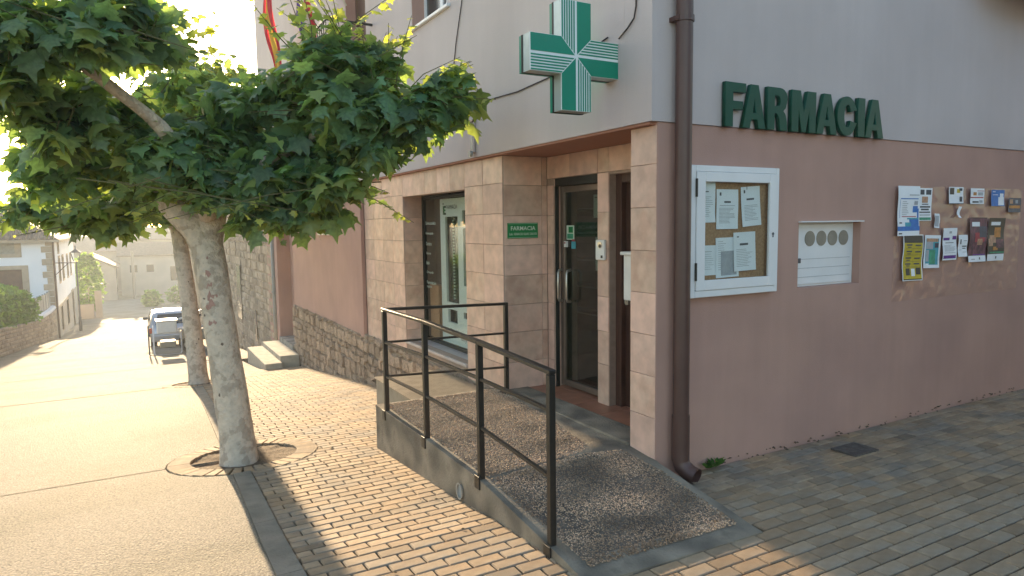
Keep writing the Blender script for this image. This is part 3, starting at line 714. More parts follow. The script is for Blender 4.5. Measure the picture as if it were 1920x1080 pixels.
for poly, cnt in ((PA, 21000), (PB, 15000)):
    n = 0
    while n < cnt:
        x, y = rr.uniform(-1.25, 0), rr.uniform(-.92, 2.42)
        if not inside((x, y), poly): continue
        n += 1
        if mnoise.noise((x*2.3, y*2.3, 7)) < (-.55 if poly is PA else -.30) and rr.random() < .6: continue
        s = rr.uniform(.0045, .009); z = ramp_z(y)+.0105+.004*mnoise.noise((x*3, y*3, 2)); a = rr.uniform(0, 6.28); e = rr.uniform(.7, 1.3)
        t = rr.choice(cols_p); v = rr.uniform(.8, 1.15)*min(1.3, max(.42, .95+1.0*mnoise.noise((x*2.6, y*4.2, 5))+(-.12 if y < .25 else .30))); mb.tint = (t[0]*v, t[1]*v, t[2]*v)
        ca, sa = math.cos(a)*s, math.sin(a)*s
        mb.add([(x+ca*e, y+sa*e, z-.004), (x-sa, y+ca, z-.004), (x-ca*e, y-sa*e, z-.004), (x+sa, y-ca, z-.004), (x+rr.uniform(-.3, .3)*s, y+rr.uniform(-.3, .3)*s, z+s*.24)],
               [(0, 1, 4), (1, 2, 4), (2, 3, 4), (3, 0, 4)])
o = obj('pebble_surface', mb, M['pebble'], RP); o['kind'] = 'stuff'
mb = MB()                                                       # drain pipe mouth in the ramp's side
for k in range(14):
    a, b = 2*math.pi*k/14, 2*math.pi*(k+1)/14
    for (r0, r1, xa, xb) in ((.042, .052, -1.318, -1.318),): mb.quad((xa, .55+r0*math.cos(a), -.02+r0*math.sin(a)*1.2), (xa, .55+r1*math.cos(a), -.02+r1*math.sin(a)*1.2), (xb, .55+r1*math.cos(b), -.02+r1*math.sin(b)*1.2), (xb, .55+r0*math.cos(b), -.02+r0*math.sin(b)*1.2))
    mb.quad((-1.318, .55+.042*math.cos(a), -.02+.05*math.sin(a)), (-1.318, .55+.042*math.cos(b), -.02+.05*math.sin(b)), (-1.303, .55+.042*math.cos(b), -.02+.05*math.sin(b)), (-1.303, .55+.042*math.cos(a), -.02+.05*math.sin(a)))
dm = obj('drain_mouth', mb, M['concrete'], RP)
mb = MB(); mb.disc((-1.304, .55, -.02), .044, 16, (0, 1, 0), (0, 0, 1.15)); obj('drain_end', mb, M['grey_pipe'], dm)
RL = thing('handrail', 'black steel handrail with two lower bars around the ramp', 'railing', (-1.27, .7, .17))
posts = [(2.19, .15, 1.10), (1.23, .16, 1.102), (.275, .15, 1.078), (-.60, .03, 1.04)]
for (y, zb, zt) in posts:
    mb = MB(); mb.box((-1.295, y-.02, zb), (-1.255, y+.02, zt-.012)); p = obj('post', mb, M['black_paint'], RL, bevel=.003)
    mb = MB(); mb.box((-1.312, y-.035, zb-.06), (-1.3005, y+.035, zb+.03)); obj('base_plate', mb, M['black_paint'], p, bevel=.002)
mb = MB(); mb.box((-.045, 2.17, .17), (-.005, 2.21, 1.068)); p = obj('post', mb, M['black_paint'], RL, bevel=.003)
mb = MB(); mb.box((-.075, 2.14, .170), (.012, 2.24, .187)); obj('base_plate', mb, M['black_paint'], p)
rails = [(0, .045, .028), (1, .026, .022), (2, .026, .022)]
hz = [[1.103, 1.105, 1.081, 1.043], [.803, .832, .836, .826], [.490, .513, .506, .447]]
mb = MB(); 
for i in range(3): mb.bar((-1.275, posts[i][0]+(.02 if i == 0 else 0), hz[0][i]), (-1.275, posts[i+1][0]-(.022 if i == 2 else 0), hz[0][i+1]), .046, .026)
mb.bar((-1.275, 2.19, 1.103), (-.005, 2.19, 1.068), .044, .026); obj('top_rail', mb, M['black_paint'], RL, bevel=.004)
for k in (1, 2):
    for i in range(3):
        mb = MB(); mb.bar((-1.275, posts[i][0]-.02, hz[k][i]), (-1.275, posts[i+1][0]+.02, hz[k][i+1]), .024, .020); obj('lower_bar', mb, M['black_paint'], RL, bevel=.002)
    mb = MB(); mb.bar((-1.255, 2.19, hz[k][0]), (-.045, 2.19, (.775, .432)[k-1]), .024, .020); obj('lower_bar', mb, M['black_paint'], RL, bevel=.002)
PL = thing('steel_step', 'checker-plate steel step box at the far end of the ramp', 'step', (-.6, 3.1, -.3))
mb = MB(); mb.box((-.88, 2.45, -.42), (-.10, 3.72, .128)); obj('step_box', mb, M['galvanised'], PL, bevel=.006)
mb = MB(); mb.box((-.90, 2.45, .130), (-.09, 3.75, .137)); ck = obj('checker_plate', mb, M['checker_steel'], PL)
mb = MB()
for i in range(26):
    for j in range(42):
        x, y = -.885+i*.0305, 2.47+j*.0305; a = .010; b = .0035
        d = (1, 1) if (i+j) % 2 else (1, -1)
        mb.add([(x-a*d[0], y-a*d[1], .137), (x+b*d[1], y-b*d[0], .1395), (x+a*d[0], y+a*d[1], .137), (x-b*d[1], y+b*d[0], .1395), (x, y, .1405)], [(0, 1, 4), (1, 2, 4), (2, 3, 4), (3, 0, 4)])
o = obj('raised_pattern', mb, M['checker_steel'], ck); o['kind'] = 'stuff'
# steps at the far door
ST = thing('stone_steps', 'two concrete steps up to the far doorway of the pharmacy building', 'steps', (-.4, 12.8, -1.3))
mb = MB(); mb.box((-.85, 11.42, -1.7), (-.49, 13.9, -1.055)); obj('step', mb, M['step_concrete'], ST, bevel=.012)
mb = MB(); mb.box((-.488, 11.66, -1.7), (-.08, 13.9, -.955)); obj('step', mb, M['step_concrete'], ST, bevel=.012)
mb = MB(); mb.box((-.079, 12.31, -1.7), (.255, 13.89, -.86)); obj('door_slab', mb, M['concrete'], ST)

# ================================================================== THINGS ON THE WALLS
# green cross
CR = thing('pharmacy_cross', 'large green and white pharmacy cross sticking out from the street front', 'sign', (-.43, .366, 3.02))
cx, cz, L_, W_ = -.428, 3.022, .378, .126
plus = [(cx-W_, cz-L_), (cx+W_, cz-L_), (cx+W_, cz-W_), (cx+L_, cz-W_), (cx+L_, cz+W_), (cx+W_, cz+W_), (cx+W_, cz+L_), (cx-W_, cz+L_), (cx-W_, cz+W_), (cx-L_, cz+W_), (cx-L_, cz-W_), (cx-W_, cz-W_)]
mb = MB(); mb.prism([(x, .372, z) for x, z in plus], (0, .085, 0)); obj('body', mb, M['cross_side'], CR)
grow = lambda k: [(cx+(x-cx)*k, cz+(z-cz)*k) for x, z in plus]
mb = MB(); mb.prism([(x, .458, z) for x, z in grow(1.008)], (0, .022, 0)); obj('back_rim', mb, M['shutter_black'], CR)
mb = MB(); mb.prism([(x, .482, z) for x, z in plus], (0, .03, 0)); obj('back_face', mb, M['cross_green'], CR)
mb = MB(); mb.prism([(x, .362, z) for x, z in plus], (0, .0085, 0)); obj('face', mb, M['cross_white'], CR)
gm = MB()
def g(pts):
    gm.prism([(cx+x, .3618, cz+z) for x, z in pts], (0, -.0022, 0))
e = .006
for q in range(4):
    co, si = [(1, 0), (0, 1), (-1, 0), (0, -1)][q]
    R2 = lambda p: (p[0]*co-p[1]*si, p[0]*si+p[1]*co)
    # solid green half-arm (pointing up, right half) and green lines on the other half
    g([R2(p) for p in ((e, 2.2*e), (W_-e*.4, W_+e*.2), (W_-e*.4, L_-e*.4), (e, L_-e*.4))])
    n = 6
    for k in range(n):
        a = -.008-(W_-.008)*(k+.30)/n; b = a-(W_-.008)/n*.52
        g([R2(p) for p in ((a, -a+.004), (a, L_-e*.4), (b, L_-e*.4), (b, -b+.004))])
obj('green_panels', gm, M['cross_green'], CR)
mb = MB(); mb.bar((-.05, .43, 3.02), (.02, .43, 3.02), .05); obj('bracket', mb, M['cross_side'], CR)

# FARMACIA letters, one by one
def letter_curve(name, polys, x0, x1, z0, z1, label):
    cu = bpy.data.curves.new(name, 'CURVE'); cu.dimensions = '2D'; cu.fill_mode = 'BOTH'; cu.extrude = .015; cu.bevel_depth = .003; cu.bevel_resolution = 1
    for pl in polys:
        sp = cu.splines.new('POLY'); sp.points.add(len(pl)-1); sp.use_cyclic_u = True
        for p, (x, y) in zip(sp.points, pl): p.co = (x*(x1-x0-.008)+.004, y*(z1-z0-.008)+.004, 0, 1)
    t = bpy.data.objects.new(name, cu); COL.objects.link(t)
    dg = bpy.context.evaluated_depsgraph_get(); me = bpy.data.meshes.new_from_object(t.evaluated_get(dg)); bpy.data.objects.remove(t); bpy.data.curves.remove(cu)
    me.materials.clear(); me.materials.append(M['letter_green'])
    me.transform(Matrix.Translation((0, -.018, 0)) @ SIDE)
    o = link(name, me, None, (x0, -.022, z0)); return tag(o, label, 'letter', 'raised green letters on the side wall')
LA = [[(0, 0), (.3, 0), (.36, .2), (.64, .2), (.70, 0), (1, 0), (.66, 1), (.34, 1)], [(.41, .34), (.59, .34), (.5, .74)]]
LF = [[(0, 0), (.36, 0), (.36, .40), (.86, .40), (.86, .58), (.36, .58), (.36, .80), (1, .80), (1, 1), (0, 1)]]
arc = lambda cx, cy, rx, ry, a0, a1, n: [(cx+rx*math.cos(math.radians(a0+(a1-a0)*i/n)), cy+ry*math.sin(math.radians(a0+(a1-a0)*i/n))) for i in range(n+1)]
LR = [[(0, 0), (.34, 0), (.34, .40), (.42, .40)]+[(.52, .36), (.60, .26), (.64, 0), (1, 0), (.97, .2), (.90, .38), (.78, .46), (.9, .54)]+arc(.62, .75, .38, .25, 0, 90, 5)+[(0, 1)], [(.34, .56), (.50, .56)]+arc(.50, .69, .15, .13, -90, 90, 6)+[(.34, .82)]]
LM = [[(0, 0), (.27, 0), (.27, .62), (.42, 0), (.58, 0), (.73, .62), (.73, 0), (1, 0), (1, 1), (.65, 1), (.5, .42), (.35, 1), (0, 1)]]
LC = [arc(.5, .5, .5, .5, 40, 322, 22)+arc(.5, .5, .18, .28, 322, 40, 14)]
LC[0] = [(.99, .68)]+arc(.5, .5, .5, .5, 35, 325, 22)+[(.99, .33), (.66, .38)]+arc(.52, .5, .18, .30, 320, 40, 14)+[(.66, .62)]
LI = [[(0, 0), (1, 0), (1, 1), (0, 1)]]
spec = [(LF, .594, .808, 'dark green letter F, first of the row on the side wall'), (LA, .775, 1.022, 'dark green letter A between the letters F and R'), (LR, 1.039, 1.267, 'dark green letter R on the side wall'),
        (LM, 1.311, 1.602, 'dark green letter M in the middle of the word'), (LA, 1.609, 1.869, 'dark green letter A between the letters M and C'), (LC, 1.866, 2.125, 'dark green round letter C on the side wall'),
        (LI, 2.137, 2.232, 'dark green letter I, narrowest of the row'), (LA, 2.238, 2.495, 'dark green letter A ending the word after the I')]
for pl, a, b, lb in spec: letter_curve('sign_letter', pl, a, b, 2.545, 2.868, lb)

# green name plate in the recess
PLT = thing('name_plate', 'small green FARMACIA plate on the tiled side of the entrance', 'sign', (.22, 2.26, 1.79))
mb = MB(); mb.box((.048, 2.254, 1.71), (.400, 2.2655, 1.865)); obj('plate', mb, M['sign_green'], PLT, bevel=.002)
mb = MB()
for (a, b) in (((.056, 2.2530, 1.717), (.392, 2.2538, 1.7195)), ((.056, 2.2530, 1.8555), (.392, 2.2538, 1.858))): mb.box(a, b)
obj('border', mb, M['sign_white'], PLT)
text('lettering', 'FARMACIA', SIDE, (.083, 2.2528, 1.79), .042, .285, M['sign_white'], PLT, off=.012)
text('lettering', 'Ldo. IGNACIO ELIAS CALVO', SIDE, (.066, 2.2528, 1.742), .024, .318, M['sign_white'], PLT, off=.006)
# intercom on the narrow tiled pier
IC = thing('intercom', 'silver door intercom on the narrow tiled pier', 'intercom', (.51, 1.35, 1.6))
mb = MB(); mb.box((.490, 1.262, 1.515), (.519, 1.395, 1.70)); obj('case', mb, M['white_plastic'], IC, bevel=.006)
mb = MB(); mb.disc((.4885, 1.325, 1.655), .032, 16, (0, 1, 0), (0, 0, 1), (-.004, 0, 0)); obj('lens_ring', mb, M['aluminium'], IC)
mb = MB(); mb.disc((.484, 1.32, 1.645), .017, 14, (0, 1, 0), (0, 0, 1), (-.003, 0, 0)); obj('lens', mb, M['black_print'], IC)
mb = MB(); mb.box((.486, 1.285, 1.535), (.4895, 1.31, 1.56)); obj('button', mb, M['black_print'], IC)
# thin wall box above the tiled front
WB = thing('wall_box', 'narrow grey wall box above the tiles, left of the entrance', 'wall box', (-.1, 2.79, 2.6))
mb = MB(); mb.box((-.085, 2.715, 2.60), (-.062, 2.86, 2.91)); obj('box', mb, M['upper_render'], WB, bevel=.004)
mb = MB(); mb.box((-.10, 2.71, 2.91), (-.062, 2.865, 2.93)); obj('lid', mb, M['brown_metal'], WB)
mb = MB(); mb.box((-.088, 2.735, 2.63), (-.0855, 2.79, 2.90)); mb.disc((-.087, 2.76, 2.585), .03, 12, (0, 1, 0), (0, 0, 1), (-.03, 0, 0)); obj('cover', mb, M['grey_pipe'], WB)

# brown downpipe at the corner
DP = thing('brown_downpipe', 'brown downpipe on the corner beside the white notice case', 'downpipe', (.165, -.08, 0))
mb = MB(); mb.tube([(.165, -.085, TOP-.2), (.165, -.085, .42)], .058, 16, False); obj('pipe', mb, M['brown_metal'], DP, True)
mb = MB(); mb.tube([(.165, -.085, .46), (.165, -.085, .13), (.170, -.10, .085), (.185, -.16, .045), (.20, -.215, .03)], .064, 16, False); obj('shoe', mb, M['brown_metal'], DP, True)
for z in (3.22, 6.0):
    mb = MB(); mb.tube([(.165, -.085, z), (.165, -.085, z+.04)], .066, 16); mb.box((.09, -.10, z+.005), (.24, -.013, z+.035)); obj('bracket', mb, M['brown_metal'], DP)
# grey downpipe near the stone house
GP = thing('grey_downpipe', 'grey downpipe between the pink pier and the stone house', 'downpipe', (-.42, 14.35, -1.4))
mb = MB(); mb.tube([(-.07, 14.38, 2.5), (-.07, 14.38, -1.45)], .05, 12); obj('pipe', mb, M['grey_pipe'], GP, True)
for z in (1.7, .2):
    mb = MB(); mb.tube([(-.07, 14.38, z), (-.07, 14.38, z+.04)], .068, 12); mb.box((-.05, 14.35, z), (.01, 14.41, z+.04)); obj('bracket', mb, M['grey_pipe'], GP)

# white notice case with papers
NC = thing('notice_case', 'white glazed notice case with cork back on the side wall', 'notice board', (.72, -.04, 1.78))
X0, X1, Z0, Z1 = .262, 1.185, 1.299, 2.256
f = MB()
for (a, b, c, d) in ((X0, X0+.05, Z0, Z1), (X1-.035, X1, Z0, Z1), (X0+.05, X1-.035, Z1-.045, Z1), (X0+.05, X1-.035, Z0, Z0+.05)): f.box((a, -.062, c), (b, -.001, d))
obj('frame', f, M['white_paint'], NC, bevel=.004)
f = MB(); D0, D1, E0, E1 = X0+.052, X1-.037, Z0+.052, Z1-.047
G0, G1, H0, H1 = .40, 1.075, 1.424, 2.14
for (a, b, c, d) in ((D0, G0, E0, E1), (G1, D1, E0, E1), (G0, G1, H1, E1), (G0, G1, E0, H0)): f.box((a, -.070, c), (b, -.045, d))
dr = obj('case_door', f, M['white_paint'], NC, bevel=.003)
k = MB(); k.box((G0, -.058, H0), (G1, -.055, H1)); obj('pane', k, M['clear_glass'], dr)
k = MB(); k.disc((1.112, -.0705, 1.752), .011, 12, (1, 0, 0), (0, 0, 1), (0, -.004, 0)); k.box((1.107, -.074, 1.725), (1.117, -.0705, 1.75)); obj('keyhole', k, M['ink'], dr)
for z in (2.03, 1.425):
    k = MB(); k.tube([(X0+.048, -.071, z), (X0+.048, -.071, z+.13)], .009, 10); obj('hinge', k, M['black_paint'], NC)
k = MB(); k.box((X0+.05, -.012, Z0+.05), (X1-.035, -.004, Z1-.045)); obj('cork_back', k, M['cork'], NC)
def paper(name, label, cat, x, z, w, h, rot, y, items, m='paper', group=None, curl=.004, parent=None, wave=0.0):
    """sheet hung on a wall facing -Y: gridded so that it curls; items = (u0,u1,v0,v1,material) print in sheet units"""
    o = thing(name, label, cat, (x+w/2, y, z+h/2), group); n = 8
    def bend(u, v): return -curl*(abs(u-.5)*2)**2*(.5+.5*math.sin(v*5+x*9))-wave*math.sin(v*9+x*7)*.5-curl*.6*max(0, .25-v)*6
    def pt(u, v, lift=0): return ((u-.5)*w, bend(u, v)-lift-wave*.5, (v-.5)*h)
    mb = MB()
    for i in range(n):
        for j in range(n): mb.quad(pt(i/n, j/n), pt((i+1)/n, j/n), pt((i+1)/n, (j+1)/n), pt(i/n, (j+1)/n))
    sh = link('sheet', mesh_from(mb, 'sheet', M[m], True), o)
    by = {}
    for (u0, u1, v0, v1, mm) in items: by.setdefault(mm, []).append((u0, u1, v0, v1))
    lift = .0008
    jobs = [(mm, [q_]) for mm, rs in by.items() if len(rs) <= 4 for q_ in rs]+[(mm, rs) for mm, rs in by.items() if len(rs) > 4]
    jobs.sort(key=lambda j_: list(by).index(j_[0]))
    for mm, rs in jobs:
        mb = MB()
        for (u0, u1, v0, v1) in rs:
            k = max(1, int((v1-v0)*8+.99))
            for q in range(k):
                a, b = v0+(v1-v0)*q/k, v0+(v1-v0)*(q+1)/k
                kk = max(1, int((u1-u0)*6+.99))
                for c in range(kk):
                    e0, e1 = u0+(u1-u0)*c/kk, u0+(u1-u0)*(c+1)/kk
                    mb.quad(pt(e0, a, lift), pt(e1, a, lift), pt(e1, b, lift), pt(e0, b, lift))
        pr_ = link('print', mesh_from(mb, 'print', M[mm], True), o); lift += .0004
        if len(rs) > 4: pr_['kind'] = 'stuff'
    o.rotation_euler = (0, rot, 0); return o
def lines(u0, u1, va, vb, n, m='ink_pale', r=random.Random(4), th=.012):
    return [(u0, u0+(u1-u0)*r.uniform(.55, 1), v, v+th, m) for v in np.linspace(va, vb, n)]
gp = 'papers inside the notice case'
paper('notice_paper', 'white paper at the upper left inside the notice case', 'paper', .385, 1.845, .16, .30, -.02, -.018, lines(.15, .9, .15, .62, 11)+[(.2, .6, .74, .765, 'ink')], group=gp)
paper('notice_paper', 'upright white notice headed in bold at the top middle of the notice case', 'paper', .555, 1.795, .225, .295, 0, -.020, lines(.12, .9, .15, .52, 12)+[(.36, .66, .66, .705, 'ink'), (.14, .22, .84, .92, 'ink'), (.15, .85, .585, .60, 'ink_pale')], group=gp)
paper('notice_paper', 'white notice pinned askew at the upper right inside the notice case', 'paper', .812, 1.815, .205, .30, -.07, -.024, lines(.15, .9, .15, .52, 11)+[(.28, .68, .66, .705, 'ink'), (.14, .22, .84, .92, 'ink'), (.30, .33, .93, 1.0, 'ink')], group=gp)
paper('notice_paper', 'white paper at the lower left inside the notice case', 'paper', .39, 1.455, .172, .222, .0, -.017, lines(.15, .9, .2, .7, 8)+[(.3, .75, .78, .80, 'ink_pale')], group=gp)
paper('notice_paper', 'pale sheet at the bottom middle of the notice case, overlapped from the right', 'paper', .556, 1.432, .24, .30, -.02, -.0195, lines(.1, .45, .2, .9, 14)+[(.22, .9, .05, .66, 'ink_pale')], group=gp, m='paper')
paper('notice_paper', 'white notice with bold heading at the lower right inside the notice case', 'paper', .735, 1.475, .235, .295, -.03, -.0265, lines(.12, .9, .12, .55, 11)+[(.28, .66, .66, .715, 'ink'), (.15, .24, .87, .90, 'ink')], group=gp)

# meter cabinet in its niche
MC = thing('meter_cabinet', 'white meter cabinet door with four round vents in a wall niche', 'meter cabinet', (1.95, .07, 1.57))
f = MB(); f.box((1.503, .070, 1.301), (2.305, .083, 1.834)); obj('back_frame', f, M['white_paint'], MC)
f = MB(); f.box((1.54, .058, 1.318), (2.27, .0695, 1.822)); dr = obj('cabinet_door', f, M['white_paint'], MC, bevel=.003)
for x in (1.715, 1.862, 2.008, 2.155):
    k = MB(); k.disc((x, .0575, 1.70), .064, 24, (1, 0, 0), (0, 0, 1), (0, -.004, 0)); v = obj('vent', k, M['galvanised'], dr)
    k = MB()
    for q in range(-5, 6):
        hw = math.sqrt(max(0, .058**2-(q*.0105)**2)); k.box((x-hw, .0520, 1.70+q*.0105-.0022), (x+hw, .0534, 1.70+q*.0105+.0022))
    obj('slat', k, M['concrete'], v)
for z in (1.53, 1.455, 1.38):
    k = MB(); k.box((1.56, .0555, z-.002), (2.25, .0578, z+.002)); obj('groove_line', k, M['ink_pale'], dr)
k = MB(); k.box((1.530, .045, 1.545), (1.555, .0575, 1.575)); k.box((1.535, .035, 1.50), (1.585, .05, 1.54)); obj('padlock', k, M['ink'], dr, bevel=.003)
k = MB(); k.box((1.495, -.028, 1.8355), (2.315, .0, 1.845)); obj('niche_cap', k, M['white_paint'], MC)

# posters on the plastic-covered board of wall
pf = MB(); nx, nz = 90, 46
def pfz(i, j):
    x = 2.775+(4.99-2.775)*i/nx; z = 1.10+(2.15-1.10)*j/nz
    return (x, -.006-.012*abs(mnoise.noise((x*5, z*7, 1)))-.012*abs(mnoise.noise((x*14, z*9, 4))), z)
for i in range(nx):
    for j in range(nz): pf.quad(pfz(i, j), pfz(i+1, j), pfz(i+1, j+1), pfz(i, j+1))
tag(obj('plastic_sheet', pf, M['plastic_film'], None, True), 'crinkled clear plastic sheet covering the side wall under the posters', 'plastic sheet')
pg = 'posters stuck on the side wall'; PY = -.026
paper('poster', 'tall white poster with blue lower part, at the left edge of the wall', 'poster', 2.775, 1.70, .335, .45, 0, PY-.006, [(.0, 1.0, .10, .19, 'blue_print'), (.35, .62, .19, .27, 'teal_print'), (.55, .97, .19, .33, 'blue_print'), (.45, .97, .33, .36, 'teal_print'), (.10, .115, .36, .73, 'blue_print'), (.115, .92, .735, .755, 'blue_print'), (.70, .92, .47, .60, 'blue_print'), (.74, .90, .62, .70, 'ink_pale'), (.05, .2, .035, .06, 'ink'), (.08, .2, .25, .275, 'ink'), (.9, .97, .36, .55, 'blue_print')]+lines(.2, .55, .42, .68, 8, 'ink_pale')+[(.2, .85, .38, .395, 'red_print'), (.5, .95, .81, .83, 'ink_pale')], group=pg, wave=.008)
paper('poster', 'white leaflet with green foot beside the tall blue poster', 'poster', 3.108, 1.835, .21, .30, 0, PY, [(.05, .95, .02, .10, 'green_print'), (.1, .42, .80, .95, 'ink'), (.55, .92, .80, .95, 'ink'), (.25, .7, .55, .74, 'skin_print'), (.25, .75, .49, .52, 'ink'), (.12, .9, .40, .45, 'ink'), (.2, .8, .32, .37, 'ink'), (.08, .92, .24, .28, 'ink'), (.1, .9, .16, .19, 'ink_pale')], group=pg)
paper('poster', 'yellow timetable poster with black top and round black badges', 'poster', 2.885, 1.285, .315, .425, .02, PY, [(.04, .96, .04, .82, 'yellow_print'), (.04, .96, .82, .98, 'black_print'), (.1, .35, .83, .86, 'yellow_print'), (.55, .9, .83, .90, 'yellow_print'), (.18, .38, .12, .27, 'black_print'), (.68, .9, .13, .28, 'black_print'), (.44, .62, .10, .26, 'paper'), (.04, .96, .02, .04, 'black_print'), (.12, .92, .695, .70, 'ink'), (.12, .92, .555, .56, 'ink'), (.12, .92, .415, .42, 'ink'), (.12, .92, .295, .30, 'ink')]+[(.15, .42, v, v+.03, 'ink') for v in (.76, .62, .48, .35)]+[(.58, .86, v, v+.03, 'ink') for v in (.75, .61, .47, .35)]+[(.2, .38, v, v+.018, 'ink') for v in (.715, .575, .435, .315)], group=pg, wave=.010)
paper('poster', 'white framed poster with a teal and green picture, right of the yellow one', 'poster', 3.228, 1.388, .26, .31, .03, PY, [(.1, .9, .1, .9, 'teal_print'), (.35, .72, .12, .55, 'green_print'), (.12, .55, .58, .80, 'ink_pale'), (.12, .85, .80, .90, 'skin_print'), (.65, .88, .62, .76, 'night_print'), (.12, .30, .2, .55, 'ink_pale'), (.1, .3, .06, .14, 'paper')], group=pg)
paper('poster', 'white and purple leaflet in the lower row of posters', 'poster', 3.525, 1.453, .236, .308, 0, PY, [(.05, .95, .05, .15, 'purple_print'), (.1, .9, .22, .235, 'ink_pale'), (.05, .5, .62, .70, 'purple_print'), (.7, .97, .64, .75, 'purple_print'), (.2, .8, .53, .55, 'ink'), (.42, .6, .83, .9, 'ink_pale')]+lines(.12, .92, .28, .46, 7), group=pg, wave=.008)
paper('poster', 'small narrow white leaflet between the purple leaflet and the dark posters', 'poster', 3.795, 1.478, .16, .213, 0, PY, [(.2, .32, .58, .80, 'ink'), (.55, .9, .72, .75, 'ink_pale'), (.45, .95, .45, .5, 'ink'), (.5, .85, .36, .40, 'ink'), (.1, .4, .3, .32, 'ink_pale'), (.5, .9, .2, .22, 'ink_pale')], group=pg, wave=.006)
paper('poster', 'dark maroon poster with a slanting white foot', 'poster', 3.985, 1.418, .315, .44, .01, PY, [(.0, 1.0, .14, .99, 'maroon_print'), (.0, 1.0, .985, 1.0, 'black_print'), (.12, .58, .80, .90, 'paper'), (.30, .85, .45, .66, 'red_print'), (.55, .95, .55, .8, 'night_print'), (.45, .75, .38, .52, 'skin_print'), (.25, .95, .15, .175, 'purple_print'), (.60, .66, .05, .10, 'ink'), (.15, .35, .05, .07, 'ink_pale')], group=pg, wave=.010)
paper('poster', 'dark poster of a person drinking, with green stripe and white foot', 'poster', 4.325, 1.416, .315, .435, .01, PY, [(.0, 1.0, .16, 1.0, 'black_print'), (.15, .72, .83, .91, 'paper'), (.12, .5, .42, .60, 'skin_print'), (.4, .78, .55, .78, 'orange_print'), (.05, .3, .35, .52, 'skin_print'), (.5, .95, .3, .5, 'maroon_print'), (.3, .6, .25, .33, 'orange_print'), (.1, .98, .18, .215, 'green_print'), (.5, .56, .05, .11, 'ink')], group=pg, wave=.010)
paper('poster', 'white card with a black square in the top row of posters', 'poster', 3.60, 1.99, .248, .163, 0, PY, [(.06, .36, .56, .95, 'black_print'), (.55, .78, .66, .88, 'yellow_print'), (.7, .92, .78, .93, 'ink'), (.74, .92, .14, .44, 'ink'), (.0, 1, .0, .05, 'ink')], group=pg)
paper('poster', 'white card with red stripe in the top row of posters', 'poster', 3.975, 1.992, .25, .153, 0, PY, [(.0, .95, .38, .45, 'red_print'), (.2, .45, .55, .75, 'orange_print'), (.5, .95, .82, .86, 'red_print'), (.55, .9, .55, .75, 'ink_pale'), (.15, .6, .08, .18, 'ink'), (.65, .9, .08, .24, 'ink_pale')], group=pg)
paper('poster', 'blue card with a white shape in the top row of posters', 'poster', 4.36, 1.972, .252, .163, 0, PY, [(.0, 1.0, .0, 1.0, 'blue_print'), (.55, .97, .05, .55, 'paper'), (.66, .92, .55, .78, 'paper'), (.1, .3, .86, .90, 'paper'), (.1, .5, .68, .71, 'paper')], group=pg)
paper('poster', 'small dark card with an orange stripe at the right end of the posters', 'poster', 4.70, 1.908, .252, .148, 0, PY, [(.0, 1.0, .0, 1.0, 'night_print'), (.05, .95, .28, .48, 'orange_print'), (.1, .35, .6, .9, 'skin_print'), (.55, .75, .62, .85, 'ink_pale')], group=pg)
paper('paper_scrap', 'torn strip of white paper under the white leaflet with green foot', 'paper scrap', 3.375, 1.765, .085, .135, .05, PY+.004, [(.1, .9, .1, .85, 'ink_pale')], curl=.01)
paper('paper_scrap', 'torn curl of paper below the card with the black square', 'paper scrap', 3.76, 1.86, .05, .11, .2, PY+.004, [], curl=.015)

# cables on the facade
def cable(path, label, r=.006):
    mb = MB(); mb.tube(path, r, 6); tag(obj('cable', mb, M['cable'], None, True), label, 'cable')
cable([(-.07, .47, 3.22), (-.07, .9, 3.14), (-.07, 1.28, 3.084), (-.07, 1.82, 3.059), (-.07, 2.58, 3.083), (-.07, 3.37, 3.145), (-.07, 5.0, 3.35)], 'dark cable sagging along the facade left of the green cross')
cable([(-.07, .34, 3.18), (-.07, .24, 3.23), (-.07, .17, 3.28), (-.068, .15, 3.36), (-.066, .15, 4.0), (-.066, .15, 6)], 'dark cable running up the wall from the green cross')
cable([(-.07, 2.5, 7), (-.07, 2.963, 4.19), (-.07, 3.129, 3.796), (-.07, 3.245, 3.427), (-.07, 3.36, 3.15)], 'thin vertical cable on the facade left of the green cross')

# ================================================================== PLANE TREES
HALF = [(0, 0), (.16, -.10), (.34, -.12), (.30, .06), (.52, .22), (.55, .34), (.33, .36), (.40, .56), (.28, .58), (.14, .66), (0, 1.0)]
def leaf_outline():
    right = HALF; left = [(-x, y) for x, y in HALF[-2:0:-1]]
    return right+left
OUT = leaf_outline(); NL = len(OUT)
def leaf_verts(fold, droop, seed):
    rr = random.Random(seed); v = [(0, .36, .03)]
    for x, y in OUT: v.append((x*1.06+rr.uniform(-.02, .02), y, -fold*abs(x)-droop*max(0, y-.3)**1.5+rr.uniform(-.02, .02)))
    return np.array(v)
LV = [leaf_verts(f, d, i) for i, (f, d) in enumerate(((.25, .2), (.5, .35), (.1, .5), (-.15, .3), (.6, .1), (.3, .6)))]
LF_ = [(0, 1+k, 1+(k+1) % NL) for k in range(NL)]
def frames(dirs, norms):
    y = dirs/np.linalg.norm(dirs, axis=1, keepdims=True)
    z = norms-y*np.sum(norms*y, 1, keepdims=True); z /= np.linalg.norm(z, axis=1, keepdims=True)+1e-9
    x = np.cross(y, z); return np.stack([x, y, z], 2)
